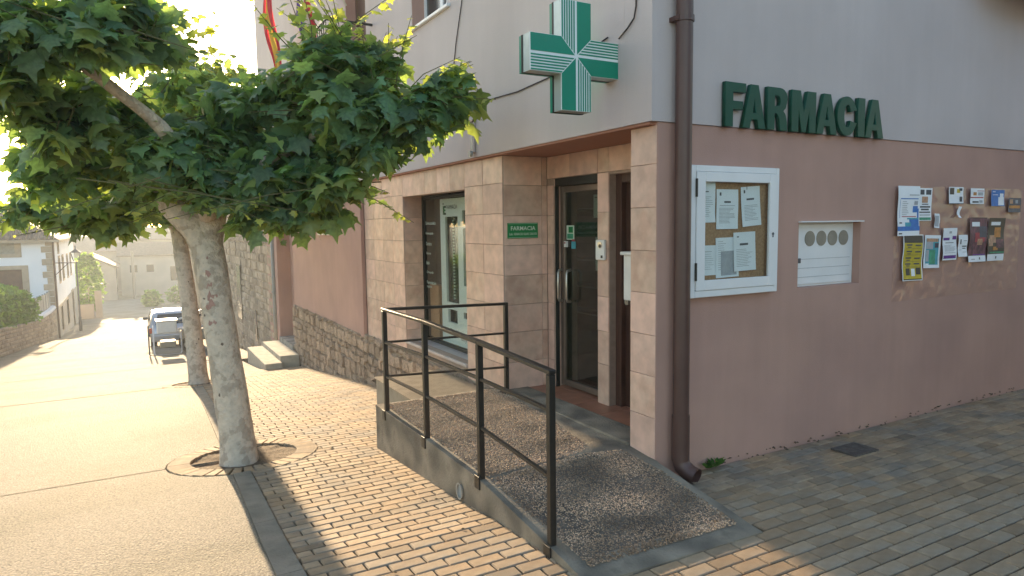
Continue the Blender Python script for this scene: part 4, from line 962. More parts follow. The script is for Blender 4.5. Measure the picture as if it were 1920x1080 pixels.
def leaf_mass(name, P, F, S, T, m, parent):
    n = len(P); vid = RNG.integers(0, len(LV), n); LVa = np.array(LV)
    V = LVa[vid]*S[:, None, None]; V = np.einsum('nij,nkj->nki', F, V)+P[:, None, :]
    nv = NL+1; idx = (np.arange(n)*nv)[:, None, None]+np.array(LF_)[None]
    me = bpy.data.meshes.new(name); me.vertices.add(n*nv); me.vertices.foreach_set('co', V.astype(np.float32).ravel())
    nf = n*NL; me.loops.add(nf*3); me.loops.foreach_set('vertex_index', idx.astype(np.int32).ravel())
    me.polygons.add(nf); me.polygons.foreach_set('loop_start', np.arange(0, nf*3, 3, dtype=np.int32)); me.polygons.foreach_set('loop_total', np.full(nf, 3, dtype=np.int32))
    me.update(calc_edges=True); ca = me.color_attributes.new('tint', 'FLOAT_COLOR', 'POINT')
    t = np.repeat(np.concatenate([T, np.ones((n, 1))], 1)[:, None, :], nv, 1); ca.data.foreach_set('color', t.astype(np.float32).ravel())
    me.polygons.foreach_set('use_smooth', np.ones(nf, dtype=bool)); me.materials.append(m); me.validate()
    o = link(name, me)
    if parent is not None: o.parent = parent; o.matrix_parent_inverse = Matrix.Translation(-Vector(parent.location))
    return o
def cluster(c, r, n, seed, core=.45):
    g = np.random.default_rng(seed+7); c = np.array(c, float); r = np.array(r, float); k = 9; out = []
    for q in range(k):
        d = g.normal(size=3); d /= np.linalg.norm(d)
        out.append(cluster_one(c+d*r*g.uniform(.30, .72), r*g.uniform(.34, .62, 3)*np.array([1, 1, 1.15]), max(6, n//k), seed*13+q, .3))
    return tuple(np.concatenate(z) for z in zip(*out))
def cluster_one(c, r, n, seed, core=.45):
    g = np.random.default_rng(seed); c = np.array(c, float); r = np.array(r, float)
    d = g.normal(size=(n, 3)); d /= np.linalg.norm(d, axis=1, keepdims=True)
    rad = g.uniform(core**3, 1, n)**(1/3)*(1+.16*g.normal(size=n))
    # uneven outline: radius modulated by a few random lobes
    lob = np.zeros(n)
    for k in range(7):
        a = g.normal(size=3); a /= np.linalg.norm(a); lob += np.clip(d @ a-.55, 0, 1)*g.uniform(-.9, .9)
    P = c+d*r*(rad*(1+lob))[:, None]
    hor = d*np.array([1, 1, .25])+g.normal(size=(n, 3))*.45
    dirs = hor/np.linalg.norm(hor, axis=1, keepdims=True)+np.array([0, 0, -1])*g.uniform(.1, 1.1, n)[:, None]
    norms = d*.7+np.array([0, 0, 1.])*.8+g.normal(size=(n, 3))*.42
    return P, dirs, norms
def smooth_path(pts, n):
    pts = np.array(pts, float); t = np.linspace(0, len(pts)-1, n); out = []
    for s in t:
        i = min(int(s), len(pts)-2); f = s-i
        p0, p1, p2, p3 = pts[max(i-1, 0)], pts[i], pts[i+1], pts[min(i+2, len(pts)-1)]
        out.append(.5*((2*p1)+(-p0+p2)*f+(2*p0-5*p1+4*p2-p3)*f*f+(-p0+3*p1-3*p2+p3)*f**3))
    return out
def limb(path, r0, r1, seg=16, n=26, bump=.06, flare=None, seed=0):
    pp = smooth_path(path, n); mb = MB(); rings = []
    rad = [r0+(r1-r0)*(i/(n-1))**.8 for i in range(n)]
    if flare: rad = [a*(1+flare*math.exp(-i/(n*.07))) for i, a in enumerate(rad)]
    mb.tube(pp, rad, seg)
    v = []
    for k, p in enumerate(mb.v):
        i = min(k//seg, n-1); c = pp[i]; d = np.array(p)-c
        w = 1+bump*mnoise.noise((p[0]*3+seed, p[1]*3, p[2]*2.2))*1.6+bump*.6*mnoise.noise((p[0]*11+seed, p[1]*11, p[2]*7))
        v.append(tuple(c+d*w))
    mb.v = v; return mb
SHAPES = [mesh_from(_m, 'leaf', M['leaf_single'], True) for _m in []]
for i in range(len(LV)):
    q = MB(); q.add(LV[i], LF_); SHAPES.append(mesh_from(q, 'leaf', M['leaf_single'], True))
def tree(name, label, base, trunk, limbs, clusters, shoots, leaf_size, singles, seed, patches=()):
    T = thing(name, label, 'tree', base, 'plane trees along the kerb')
    mb = limb(trunk[0], trunk[1], trunk[2], 22, 34, .07, .28, seed); tr = obj('trunk', mb, M['bark'], T, True)
    for (pts, a, b) in limbs:
        obj('branch', limb(pts, a, b, 12, 16, .10, None, seed+3), M['bark'], T, True)
    for (p, rad, m, nn) in patches:                        # bark scars and peeled patches, thin flakes proud of the trunk
        pass
    PS, DS, NS, SS, TS = [], [], [], [], []
    g = np.random.default_rng(seed)
    for k, (c, r, n, sz) in enumerate(clusters):
        P, D, N_ = cluster(c, r, int(n*1.3), seed*100+k); PS.append(P); DS.append(D); NS.append(N_); n = len(P); SS.append((.32+.95*g.random(n)**.9)*sz)
        v = g.uniform(.6, 1.3, n)*np.where(g.random(n) < .07, 1.5, 1); w = g.uniform(-.14, .22, n); TS.append(np.stack([v*(1+w), v, v*(1-w)], 1))
    tw = MB(); rr = random.Random(seed)
    for (a, b, n, sz) in shoots:                           # thin shoots with smaller, paler leaves
        a = np.array(a); b = np.array(b); mid = (a+b)/2+np.array([rr.uniform(-.06, .06), rr.uniform(-.06, .06), .03])
        tw.tube([a, mid, b], [.006, .0045, .0025], 5)
        for k in range(n):
            t = .25+.75*(k+rr.random()*.5)/n; p = a*(1-t)+b*t
            d = np.array([rr.gauss(0, 1), rr.gauss(0, 1), rr.gauss(-.2, .4)]); PS.append(p[None]+.0*d); DS.append((d/np.linalg.norm(d))[None])
            NS.append(np.array([[rr.gauss(0, .5), rr.gauss(0, .5), 1.0]])); s = sz*(1.1-.75*t)*rr.uniform(.8, 1.2); SS.append(np.array([s]))
            y = max(0, t-.55)*2; TS.append(np.array([[1+1.5*y, 1+.75*y, 1.0]]))
    for k, (c, r, n, sz) in enumerate(clusters):           # inner twigs
        for q in range(max(4, n//28)):
            a = np.array(c)+np.array([rr.gauss(0, .3)*r[0], rr.gauss(0, .3)*r[1], rr.gauss(-.2, .3)*r[2]]); d = np.array([rr.gauss(0, 1), rr.gauss(0, 1), rr.gauss(.3, .6)]); d /= np.linalg.norm(d)
            tw.tube([a, a+d*np.array(r)*rr.uniform(.5, 1.0)], [.007, .003], 4)
    obj('twigs', tw, M['twig'], T)['kind'] = 'stuff'
    P = np.concatenate(PS); D = np.concatenate(DS); N_ = np.concatenate(NS); S = np.concatenate(SS); TT = np.concatenate(TS); F = frames(D, N_)
    # the leaves that show largest become parts of their own
    C0 = P+F[:, :, 1]*S[:, None]*.4; v = C0-CAM; z = v @ FW; px = 960+FPX*(v @ RT)/z; py = 540-FPX*(v @ UP)/z
    face = np.abs(np.sum(F[:, :, 2]*(v/np.linalg.norm(v, axis=1, keepdims=True)), 1))
    score = np.where((px > 10) & (px < 1910) & (py > 10) & (py < 1070) & (TT[:, 0] < 1.3), S*face/z, 0)
    # prefer leaves with few others in front of them
    cell = {}
    order = np.argsort(z)
    occ = np.zeros((60, 110), int); front = np.zeros(len(z), bool)
    for i in order:
        a, b = int(py[i]//20), int(px[i]//20)
        if 0 <= a < 60 and 0 <= b < 110:
            if occ[a, b] < 2: front[i] = True
            occ[a, b] += 1
    score = score*np.where(front, 1, .15)
    top = set(np.argsort(-score)[:singles].tolist())
    for i in top:
        o = link('leaf', SHAPES[int(RNG.integers(len(SHAPES)))], T)
        m = Matrix(((*F[i][0]*S[i], P[i][0]), (*F[i][1]*S[i], P[i][1]), (*F[i][2]*S[i], P[i][2]), (0, 0, 0, 1)))
        o.matrix_parent_inverse = Matrix.Translation(-Vector(T.location)); o.matrix_basis = m
    keep = np.array([i for i in range(len(P)) if i not in top])
    o = leaf_mass('crown', P[keep], F[keep], S[keep], TT[keep], M['leaf'], T); o['kind'] = 'stuff'
    return T, tr
base1 = (-2.47, 2.88, -.31)
t1 = tree('plane_tree', 'nearer pollarded plane tree with pale trunk and broad leafy crown', base1,
     ([(-2.47, 2.88, -.36), (-2.485, 2.92, .05), (-2.52, 2.97, .45), (-2.57, 3.05, 1.1), (-2.62, 3.14, 1.65), (-2.67, 3.20, 1.98)], .150, .135),
     [([(-2.60, 3.12, 1.60), (-2.70, 3.18, 1.86), (-2.84, 3.22, 2.02), (-2.93, 3.26, 2.14)], .128, .140), ([(-2.61, 3.13, 1.65), (-2.58, 3.16, 1.95), (-2.54, 3.18, 2.18)], .122, .155), ([(-2.68, 3.2, 1.95), (-2.85, 3.3, 2.4), (-3.02, 3.42, 2.80), (-3.25, 3.55, 3.0), (-3.50, 3.6, 3.22)], .11, .06), ([(-2.72, 3.22, 2.0), (-3.1, 3.5, 2.35), (-3.5, 3.7, 2.62), (-3.9, 3.8, 2.72)], .09, .05),
      ([(-2.64, 3.15, 1.9), (-2.3, 2.95, 2.3), (-1.95, 2.6, 2.55), (-1.55, 2.3, 2.8)], .09, .04), ([(-2.60, 3.0, 1.95), (-2.9, 2.7, 2.6), (-3.3, 2.5, 2.95), (-3.6, 2.3, 3.15)], .08, .035), ([(-2.66, 3.2, 2.0), (-2.5, 3.3, 2.6), (-2.4, 3.4, 3.1)], .09, .04)],
     [((-1.48, 2.2, 2.92), (.62, .55, .42), 520, .185), ((-1.9, 2.6, 2.38), (.55, .55, .36), 460, .18), ((-2.48, 3.2, 2.62), (.62, .6, .42), 470, .18), ((-2.95, 3.6, 2.32), (.60, .55, .34), 420, .175),
      ((-3.68, 2.85, 2.85), (.42, .5, .48), 330, .19), ((-3.72, 3.7, 2.38), (.42, .5, .38), 300, .175), ((-3.62, 2.22, 3.25), (.62, .5, .27), 380, .185), ((-1.15, 1.85, 2.80), (.32, .32, .30), 130, .17), ((-1.42, 2.0, 2.52), (.42, .4, .16), 130, .16), ((-2.0, 2.7, 3.02), (.5, .5, .22), 190, .16),
      ((-2.86, 2.75, 2.44), (.50, .30, .32), 380, .16), ((-2.36, 2.8, 2.2), (.34, .26, .2), 170, .16), ((-2.62, 2.9, 2.36), (.3, .25, .16), 120, .15), ((-.85, 1.75, 2.92), (.36, .32, .32), 150, .17), ((-1.5, 2.3, 3.25), (.52, .45, .24), 210, .17), ((-1.97, 2.72, 2.04), (.50, .45, .20), 260, .18), ((-3.43, 4.3, 2.04), (.62, .5, .24), 260, .175), ((-2.37, 3.15, 2.95), (.36, .4, .26), 130, .17), ((-2.76, 3.75, 3.2), (.34, .4, .32), 90, .16), ((-3.95, 2.3, 3.2), (.30, .35, .36), 170, .19), ((-4.05, 4.5, 2.08), (.32, .35, .2), 80, .17), ((-3.02, 2.45, 3.36), (.26, .3, .26), 80, .17), ((-3.55, 2.3, 3.52), (.62, .5, .26), 230, .18), ((-4.05, 2.6, 3.0), (.3, .4, .4), 130, .18), ((-3.2, 3.2, 2.72), (.34, .4, .3), 130, .17), ((-1.68, 2.34, 2.24), (.30, .3, .22), 120, .17)],
     [((-1.6+random.uniform(-.5, .5), 2.4+random.uniform(-.4, .4), 3.05), (-1.6+random.uniform(-.75, .65), 2.4+random.uniform(-.6, .5), random.uniform(3.45, 4.05)), 10, .17) for k in range(26)] +
     [((-1.2, 1.9, 2.9), (-.62+random.uniform(-.1, .12), 1.6+random.uniform(-.2, .3), random.uniform(2.75, 3.35)), 9, .16) for k in range(9)] +
     [((random.uniform(-3.6, -1.2), random.uniform(2.2, 3.3), 2.25), (random.uniform(-3.9, -.9), random.uniform(1.9, 3.3), random.uniform(1.85, 2.2)), 8, .14) for k in range(16)] +
     [((-2.9+random.uniform(-.4, .4), 2.6, 3.2), (-2.8+random.uniform(-.2, .35), 2.6+random.uniform(-.3, .5), random.uniform(3.3, 3.75)), 10, .17) for k in range(8)],
     .18, 290, 5)
base2 = (-2.26, 10.2, -1.04)
t2 = tree('plane_tree', 'farther plane tree standing behind the nearer trunk', base2,
     ([(-2.24, 10.2, -1.1), (-2.27, 10.28, -.3), (-2.32, 10.4, .5), (-2.39, 10.55, 1.5), (-2.43, 10.6, 1.95)], .165, .13),
     [([(-2.4, 10.55, 1.7), (-2.1, 10.5, 2.4), (-1.8, 10.2, 3.2), (-1.7, 10.1, 3.9)], .1, .04), ([(-2.4, 10.55, 1.8), (-2.9, 10.7, 2.3), (-3.5, 10.6, 2.7)], .1, .04), ([(-2.4, 10.55, 1.8), (-2.5, 10.9, 2.6), (-2.4, 11, 3.4)], .09, .04)],
     [((-1.75, 10.06, 3.85), (1.0, .9, .75), 420, .19), ((-3.25, 10.45, 2.62), (1.25, 1.0, .58), 720, .19), ((-1.56, 9.92, 2.75), (1.0, .9, .66), 560, .19), ((-2.44, 10.9, 3.3), (1.3, 1.0, .75), 620, .19), ((-2.48, 10.1, 2.15), (.95, .8, .24), 300, .18), ((-4.1, 10.8, 2.35), (.6, .6, .4), 200, .18), ((-1.85, 10.1, 4.55), (.95, .8, .50), 190, .18), ((-2.75, 10.6, 4.15), (.85, .8, .5), 170, .18)],
     [((-2.0+random.uniform(-.7, .5), 10.3, 3.9), (-1.9+random.uniform(-1.0, .6), 10.2+random.uniform(-.5, .5), random.uniform(4.6, 5.4)), 9, .15) for k in range(16)] +
     [((-4.2, 10.8, 2.3), (-4.7+random.uniform(-.3, .2), 10.8+random.uniform(-.3, .3), random.uniform(1.6, 2.6)), 8, .15) for k in range(8)],
     .19, 200, 9)
# reddish peeled bark and dark knots on the near trunk, as thin flakes
def flakes(parent, path, rads, specs, m, seed):
    rr = random.Random(seed); pp = smooth_path(path, 40)
    for (t, ang, w, h) in specs:
        i = int(t*39); c = pp[i]; r_ = rads[0]+(rads[1]-rads[0])*t**.8
        mb = MB(); n = 9; pts = []
        for k in range(n):
            a = 2*math.pi*k/n; du = math.cos(a)*w*rr.uniform(.55, 1.1); dv = math.sin(a)*h*rr.uniform(.55, 1.1)
            th = ang+du/r_; rad = r_*1.035
            pts.append((c[0]+rad*math.cos(th), c[1]+rad*math.sin(th), c[2]+dv))
        ctr = (c[0]+r_*1.05*math.cos(ang), c[1]+r_*1.05*math.sin(ang), c[2])
        mb.add(pts+[ctr], [(k, (k+1) % n, n) for k in range(n)])
        obj('bark_flake', mb, m, parent, True)
TP = [(-2.47, 2.88, -.36), (-2.485, 2.92, .05), (-2.52, 2.97, .45), (-2.57, 3.05, 1.1), (-2.62, 3.14, 1.65), (-2.69, 3.22, 2.05)]
rr = random.Random(2)
flakes(t1[1], TP, (.150, .128), [(.70, math.radians(-112), .045, .13), (.63, math.radians(-116), .040, .10), (.76, math.radians(-108), .035, .10), (.66, math.radians(-92), .02, .05), (.57, math.radians(-112), .02, .05)]+[(rr.uniform(.56, .80), math.radians(rr.uniform(-130, -100)), rr.uniform(.012, .035), rr.uniform(.03, .08)) for k in range(16)], M['bark_red'], 1)
flakes(t1[1], TP, (.150, .128), [(rr.uniform(.12, .9), math.radians(rr.uniform(-160, -40)), rr.uniform(.006, .016), rr.uniform(.006, .02)) for k in range(8)], M['bark_dark'], 2)
flakes(t2[1], [(-2.24, 10.2, -1.1), (-2.27, 10.28, -.3), (-2.32, 10.4, .5), (-2.39, 10.55, 1.5), (-2.43, 10.6, 1.95)], (.165, .13), [(rr.uniform(.12, .9), math.radians(rr.uniform(-150, -50)), rr.uniform(.01, .025), rr.uniform(.012, .035)) for k in range(7)], M['bark_dark'], 3)

# ================================================================== BEYOND: STONE HOUSE, STREET, FAR HOUSES
SH = thing('stone_house', 'rough stone house adjoining the pharmacy down the street', 'building', (-.3, 14.3, -1.5))
mb = MB(); mb.box((.0, 14.26, -5), (7, 44, 2.6)); obj('wall', mb, M['mortar'], SH)
mb = MB(); rr = random.Random(8); z = -4.4
while z < 2.85:
    h = rr.uniform(.14, .30); y = 14.27+rr.uniform(0, .2)
    while y < 36:
        w = rr.uniform(.22, .6)
        if z+h > G(y)-.1 and z+h < 2.6:
            v = rr.uniform(.7, 1.2); mb.tint = (v*1.03, v, v*.95); d = rr.uniform(.012, .05); e = .025
            j = lambda s: rr.uniform(-s, s)
            a = [(-.001, y+j(.03), z+j(.02)), (-.001, y+w-.03+j(.03), z+j(.02)), (-.001, y+w-.03+j(.03), z+h-.025+j(.02)), (-.001, y+j(.03), z+h-.025+j(.02))]
            b = [(-.001-d, p[1]+(e if k in (0, 3) else -e), p[2]+(e if k < 2 else -e)) for k, p in enumerate(a)]
            mb.add(a+b, [(4, 5, 6, 7), (0, 1, 5, 4), (1, 2, 6, 5), (2, 3, 7, 6), (3, 0, 4, 7)])
        y += w
    z += h
o = obj('stones', mb, M['stone_far'], SH); o['kind'] = 'stuff'
mb = MB(); mb.prism([(-.08, 14.2, 2.55), (3.2, 14.2, 3.9), (7.4, 14.2, 2.6), (7.4, 14.2, 2.5), (3.2, 14.2, 3.8), (-.08, 14.2, 2.45)], (0, 30, 0)); mb.tint = (.99, 1, 1); obj('roof', mb, M['roof_tile'], SH)
for (y, z0, z1) in ((17.5, -1.5, -.6), (20.5, -1.2, .6), (25, -1.4, .4)):
    k = MB(); k.box((-.06, y, z0), (-.045, y+.22 if y < 18 else y+.9, z1)); obj('window', k, M['dark_window'], SH)
# retaining wall, hedge and metal fence on the left
def wall_x(y): return -7.62+.03*(y-20)
RW = thing('garden_wall', 'long stone retaining wall along the left side of the street', 'wall', (-7.5, 26, -2.6))
mb = MB(); wy = np.linspace(8, 42, 18)
tops = lambda y: float(np.interp(y, [8, 20, 26, 36, 40, 42], [.2, -.95, -1.6, -2.45, -2.55, -2.5]))
for a, b in zip(wy[:-1], wy[1:]):
    mb.add([(wall_x(a), a, G(a)-.3), (wall_x(b), b, G(b)-.3), (wall_x(b), b, tops(b)), (wall_x(a), a, tops(a)), (wall_x(a)-.4, a, G(a)-.3), (wall_x(b)-.4, b, G(b)-.3), (wall_x(b)-.4, b, tops(b)), (wall_x(a)-.4, a, tops(a))],
           [(0, 1, 2, 3), (3, 2, 6, 7), (4, 5, 6, 7), (0, 3, 7, 4), (1, 2, 6, 5)])
obj('wall_body', mb, M['far_wall'], RW)
mb = MB(); rr = random.Random(12)
for k in range(7):
    y = 12.0
    while y < 41.8:
        w = rr.uniform(.35, .8); f0, f1 = k/7, (k+1)/7; a, b = y, y+w-.04
        if b < 41.9:
            za = lambda q, f: G(q)+(tops(q)-G(q))*f
            v = rr.uniform(.75, 1.15); mb.tint = (v*1.04, v, v*.95); d = rr.uniform(.01, .04)
            A = [(wall_x(a)+.004, a, za(a, f0)+.02), (wall_x(b)+.004, b, za(b, f0)+.02), (wall_x(b)+.004, b, za(b, f1)-.01), (wall_x(a)+.004, a, za(a, f1)-.01)]
            Bq = [(p[0]+d, p[1]+(.03 if i in (0, 3) else -.03), p[2]+(.02 if i < 2 else -.02)) for i, p in enumerate(A)]
            mb.add(A+Bq, [(4, 5, 6, 7), (0, 1, 5, 4), (1, 2, 6, 5), (2, 3, 7, 6), (3, 0, 4, 7)])
        y += w
o = obj('stones', mb, M['stone_far'], RW); o['kind'] = 'stuff'
mb = MB(); mb.tube([(wall_x(y)-.15, y, tops(y)+.05) for y in (35.5, 37, 39, 40.5, 42)], .16, 8); obj('coping', mb, M['white_house'], RW)
mb = MB(); mb.quad((-40, 8, -.3), (wall_x(8)-.4, 8, -.3), (wall_x(42)-.4, 42, -2.62), (-40, 42, -2.62)); structure(obj('terrace', mb, M['earth']))
n = 5200; gq = np.random.default_rng(31); yy_ = gq.uniform(14, 36.2, n); q = gq.uniform(0, 1, n)
hx = np.where(gq.random(n) < .55, wall_x(yy_)-.25+gq.normal(size=n)*.13, wall_x(yy_)-.3-gq.uniform(0, 1.3, n))
ht = np.array([tops(y) for y in yy_])+.05; hh = np.interp(yy_, [14, 26, 34, 36.2], [1.6, 1.55, 1.4, .9])
onside = hx > wall_x(yy_)-.5; hzv = np.where(onside, ht-.1+q*hh, ht+hh*(1+.06*gq.normal(size=n)))
Ph = np.stack([hx, yy_, hzv], 1); Dh = gq.normal(size=(n, 3))+np.array([.5, -.3, .2]); Nh = gq.normal(size=(n, 3))*.6+np.array([.6, -.4, .8])
vv = gq.uniform(.65, 1.25, n); HG = thing('hedge', 'clipped green hedge on top of the garden wall', 'hedge', (-8, 26, -1.6))
leaf_mass('foliage', Ph, frames(Dh, Nh), gq.uniform(.14, .26, n), np.stack([vv*1.1, vv, vv], 1), M['hedge_leaf'], HG)['kind'] = 'stuff'
mb = MB(); mb.prism([(wall_x(14)-1.5, 14, tops(14)), (wall_x(14)-.42, 14, tops(14)), (wall_x(14)-.42, 14, tops(14)+1.35), (wall_x(14)-1.5, 14, tops(14)+1.4)], (0, .01, 0))
for a, b in zip(np.linspace(14, 36, 12)[:-1], np.linspace(14, 36, 12)[1:]):
    mb.add([(wall_x(a)-1.5, a, tops(a)), (wall_x(a)-.42, a, tops(a)), (wall_x(a)-.42, a, tops(a)+1.3), (wall_x(a)-1.5, a, tops(a)+1.35), (wall_x(b)-1.5, b, tops(b)), (wall_x(b)-.42, b, tops(b)), (wall_x(b)-.42, b, tops(b)+1.25), (wall_x(b)-1.5, b, tops(b)+1.3)],
           [(1, 5, 6, 2), (2, 6, 7, 3), (0, 3, 7, 4)])
obj('inner_mass', mb, M['twig'], HG)
FN = thing('metal_fence', 'grey sheet metal fence between the hedge and the white house', 'fence', (-7.3, 39, -2.5))
for k, a in enumerate(np.arange(36.4, 41.8, .9)):
    b = a+.88; mb = MB(); mb.quad((wall_x(a)-.22, a, tops(a)+.12), (wall_x(b)-.22, b, tops(b)+.12), (wall_x(b)-.22, b, tops(b)+1.02), (wall_x(a)-.22, a, tops(a)+1.02)); mb.quad((wall_x(a)-.25, a, tops(a)+.12), (wall_x(b)-.25, b, tops(b)+.12), (wall_x(b)-.25, b, tops(b)+1.02), (wall_x(a)-.25, a, tops(a)+1.02))
    obj('panel', mb, M['grey_pipe'], FN); mb = MB(); mb.box((wall_x(a)-.27, a-.03, tops(a)), (wall_x(a)-.2, a+.0, tops(a)+1.08)); obj('post', mb, M['grey_pipe'], FN)

# white house
WH = thing('white_house', 'white rendered house with stone quoins and tiled roof on the left', 'building', (-7, 42, -4.3))
HX, HY0, HY1, HT = -7.0, 42.0, 60.0, 1.35
fw = [(-10.2, -8.65, .62, 1.30), (-11.0, -8.40, -2.5, -.25)]
obj('wall', holed('y', HY0, (-16, HX, -5.5, HT), [(a, b, c, d) for a, b, c, d in fw], .3), M['white_house'], WH)
sw_ = [(46.0, 46.9, -1.25, .15), (48.6, 49.5, -1.25, .15), (52.3, 53.2, -1.3, .1), (55.2, 56.1, -1.3, .1), (45.2, 46.4, -4.2, -2.75), (49.6, 51.2, -4.35, -2.75), (54.8, 56.2, -5.3, -2.6), (46.0, 46.7, .55, 1.15)]
obj('wall', holed('x', HX, (HY0+.302, HY1, -6, HT), [], .02), M['white_house'], WH) if False else obj('wall', holed('x', HX, (HY0+.3, HY1, -6, HT), sw_, -.3), M['white_house'], WH)
mb = MB(); mb.box((-15.9, HY1-.2, -6), (-7.3, HY1, HT)); mb.box((-16, HY0+.3, -6), (-15.8, HY1-.2, HT)); obj('wall', mb, M['white_house'], WH)
for (a, b, c, d) in fw:
    k = MB(); k.box((a, HY0+.12, c), (b, HY0+.16, d)); w_ = obj('window' if c > 0 else 'garage_door', k, M['galvanised'] if c > 0 else M['shutter_brown'], WH)
    k = MB(); 
    for (x0, x1, z0, z1) in ((a-.22, a, c-.2, min(d+.22, 1.19 if c > 0 else 9)), (b, b+.3, c-.2, min(d+.22, 1.19 if c > 0 else 9)), (a, b, d, d+.22 if c < 0 else d+.03))+(((a, b, c-.2, c),) if c > 0 else ()): k.box((x0, HY0-.035, z0), (x1, HY0+.1, z1))
    obj('surround', k, M['quoin'], w_)
for i, (a, b, c, d) in enumerate(sw_):
    k = MB(); k.box((HX-.16, a, c), (HX-.13, b, d)); w_ = obj('window' if i != 6 else 'door', k, M['dark_window'] if i != 6 else M['shutter_brown'], WH)
    k = MB()
    for (y0, y1, z0, z1) in ((a-.16, a, c-.12, d+.16), (b, b+.16, c-.12, d+.16), (a, b, d, d+.16), (a, b, c-.12, c)): k.box((HX-.1, y0, z0), (HX+.03, y1, z1))
    obj('surround', k, M['quoin'], w_)
k = MB(); k.box((HX+.002, HY0+.3, -6), (HX+.045, HY1-.05, -2.55)); bb = None
obj('stone_base', holed('x', HX+.04, (HY0+.05, HY1-.05, -6, -2.55), [(a-.16, b+.16, c-.12, d+.16) for a, b, c, d in sw_ if c < -2], -.038), M['far_wall_pale'], WH)
for k_ in range(11):
    z = -2.5+k_*.35; l1, l2 = (.46, .26) if k_ % 2 else (.26, .46); k = MB(); k.box((HX-l1, HY0-.04, z), (HX+.04, HY0+.04+l2, z+.33)); obj('quoin', k, M['quoin'], WH)
# hipped roof with tile rows
ez, rz = HT, 4.25; ov = .45
A = (-16-ov, HY0-ov, ez); Bp = (HX+ov, HY0-ov, ez); Cp = (HX+ov, HY1+ov, ez); Dp = (-16-ov, HY1+ov, ez); R1 = (-11.5, HY0+4.6, rz); R2_ = (-11.5, HY1-4.6, rz)
mb = MB(); mb.quad(A, Bp, R1, R1) if False else mb.add([A, Bp, Cp, Dp, R1, R2_], [(0, 1, 4), (1, 2, 5, 4), (2, 3, 5), (3, 0, 4, 5)]); mb.tint = (.99, 1, 1)
mb2 = MB(); mb2.tint = (.99, 1, 1); mb2.add([A, Bp, Cp, Dp, R1, R2_], [(0, 1, 4), (1, 2, 5, 4), (2, 3, 5), (3, 0, 4, 5)]); rf = obj('roof', mb2, M['roof_tile'], WH)
mb = MB(); rr = random.Random(17)
nrm = np.array([0, -.46, .89])
for i in range(48):
    f = (i+.5)/48; x0 = A[0]+(Bp[0]-A[0])*f; 
    tmax = min(1, (x0-A[0])/(R1[0]-A[0]), (Bp[0]-x0)/(Bp[0]-R1[0]))
    if tmax < .06: continue
    steps = max(2, int(tmax*14)); 
    for s in range(steps):
        t0, t1 = tmax*s/steps, tmax*(s+1)/steps; v = rr.uniform(.7, 1.25); mb.tint = (v, v, v*.98)
        y0, y1 = A[1]+(R1[1]-A[1])*t0, A[1]+(R1[1]-A[1])*t1; z0, z1 = ez+(rz-ez)*t0, ez+(rz-ez)*t1
        w = .085
        mb.add([(x0-w, y0-.01, z0+.02), (x0, y0-.03, z0+.09), (x0+w, y0-.01, z0+.02), (x0-w*.85, y1+.02, z1+.02), (x0, y1+.02, z1+.075), (x0+w*.85, y1+.02, z1+.02)], [(0, 1, 4, 3), (1, 2, 5, 4), (0, 2, 1)])
o = obj('roof_tiles', mb, M['roof_tile'], rf); o['kind'] = 'stuff'
mb = MB(); mb.prism([(Bp[0], Bp[1], ez-.14), (A[0], A[1], ez-.14), (A[0], HY0, ez-.14), (HX, HY0, ez-.14), (HX, Cp[1], ez-.14), (Cp[0], Cp[1], ez-.14)], (0, 0, .13)); obj('eave', mb, M['quoin'], rf)
mb = MB(); mb.tube([(HX+.08, HY0+.25, ez-.1), (HX+.08, HY0+.25, -4.3)], .06, 8); tag(obj('house_downpipe', mb, M['brown_metal']), 'dark downpipe at the corner of the white house', 'downpipe')
mb = MB(); mb.bar((HX+.03, 43.2, .2), (HX+.03, 43.2, -.75), .05); mb.bar((HX+.03, 43.2, .0), (HX+1.0, 43.2, -.02), .05); mb.bar((HX+.03, 43.2, -.7), (HX+.7, 43.2, -.02), .04); tag(obj('wall_bracket', mb, M['ink']), 'iron bracket arm on the street wall of the white house', 'bracket')
# street lamp
LP = thing('street_lamp', 'tall dark street lamp with lantern beside the white house', 'street lamp', (-6.2, 48, G(48)))
mb = MB(); z = G(48); mb.tube([(-6.2, 48, z), (-6.2, 48, z+.9), (-6.2, 48, z+.95), (-6.2, 48, z+4.5)], [.1, .09, .055, .045], 10); obj('pole', mb, M['ink'], LP, True)
mb = MB(); q = lambda h, w: [(-6.2-w, 48-w, z+h), (-6.2+w, 48-w, z+h), (-6.2+w, 48+w, z+h), (-6.2-w, 48+w, z+h)]
a, b = q(4.5, .13), q(5.05, .27); mb.add(a+b, [(i, (i+1) % 4, 4+(i+1) % 4, 4+i) for i in range(4)]+[(0, 1, 2, 3)]); obj('lantern', mb, M['clear_glass'], LP)
mb = MB()
for i in range(4): mb.bar(a[i], b[i], .03)
c = q(5.05, .31); mb.add(c+[(-6.2, 48, z+5.3)], [(0, 1, 4), (1, 2, 4), (2, 3, 4), (3, 0, 4), (0, 1, 2, 3)]); mb.tube([(-6.2, 48, z+5.3), (-6.2, 48, z+5.5)], .03, 6); obj('lantern_frame', mb, M['ink'], LP)
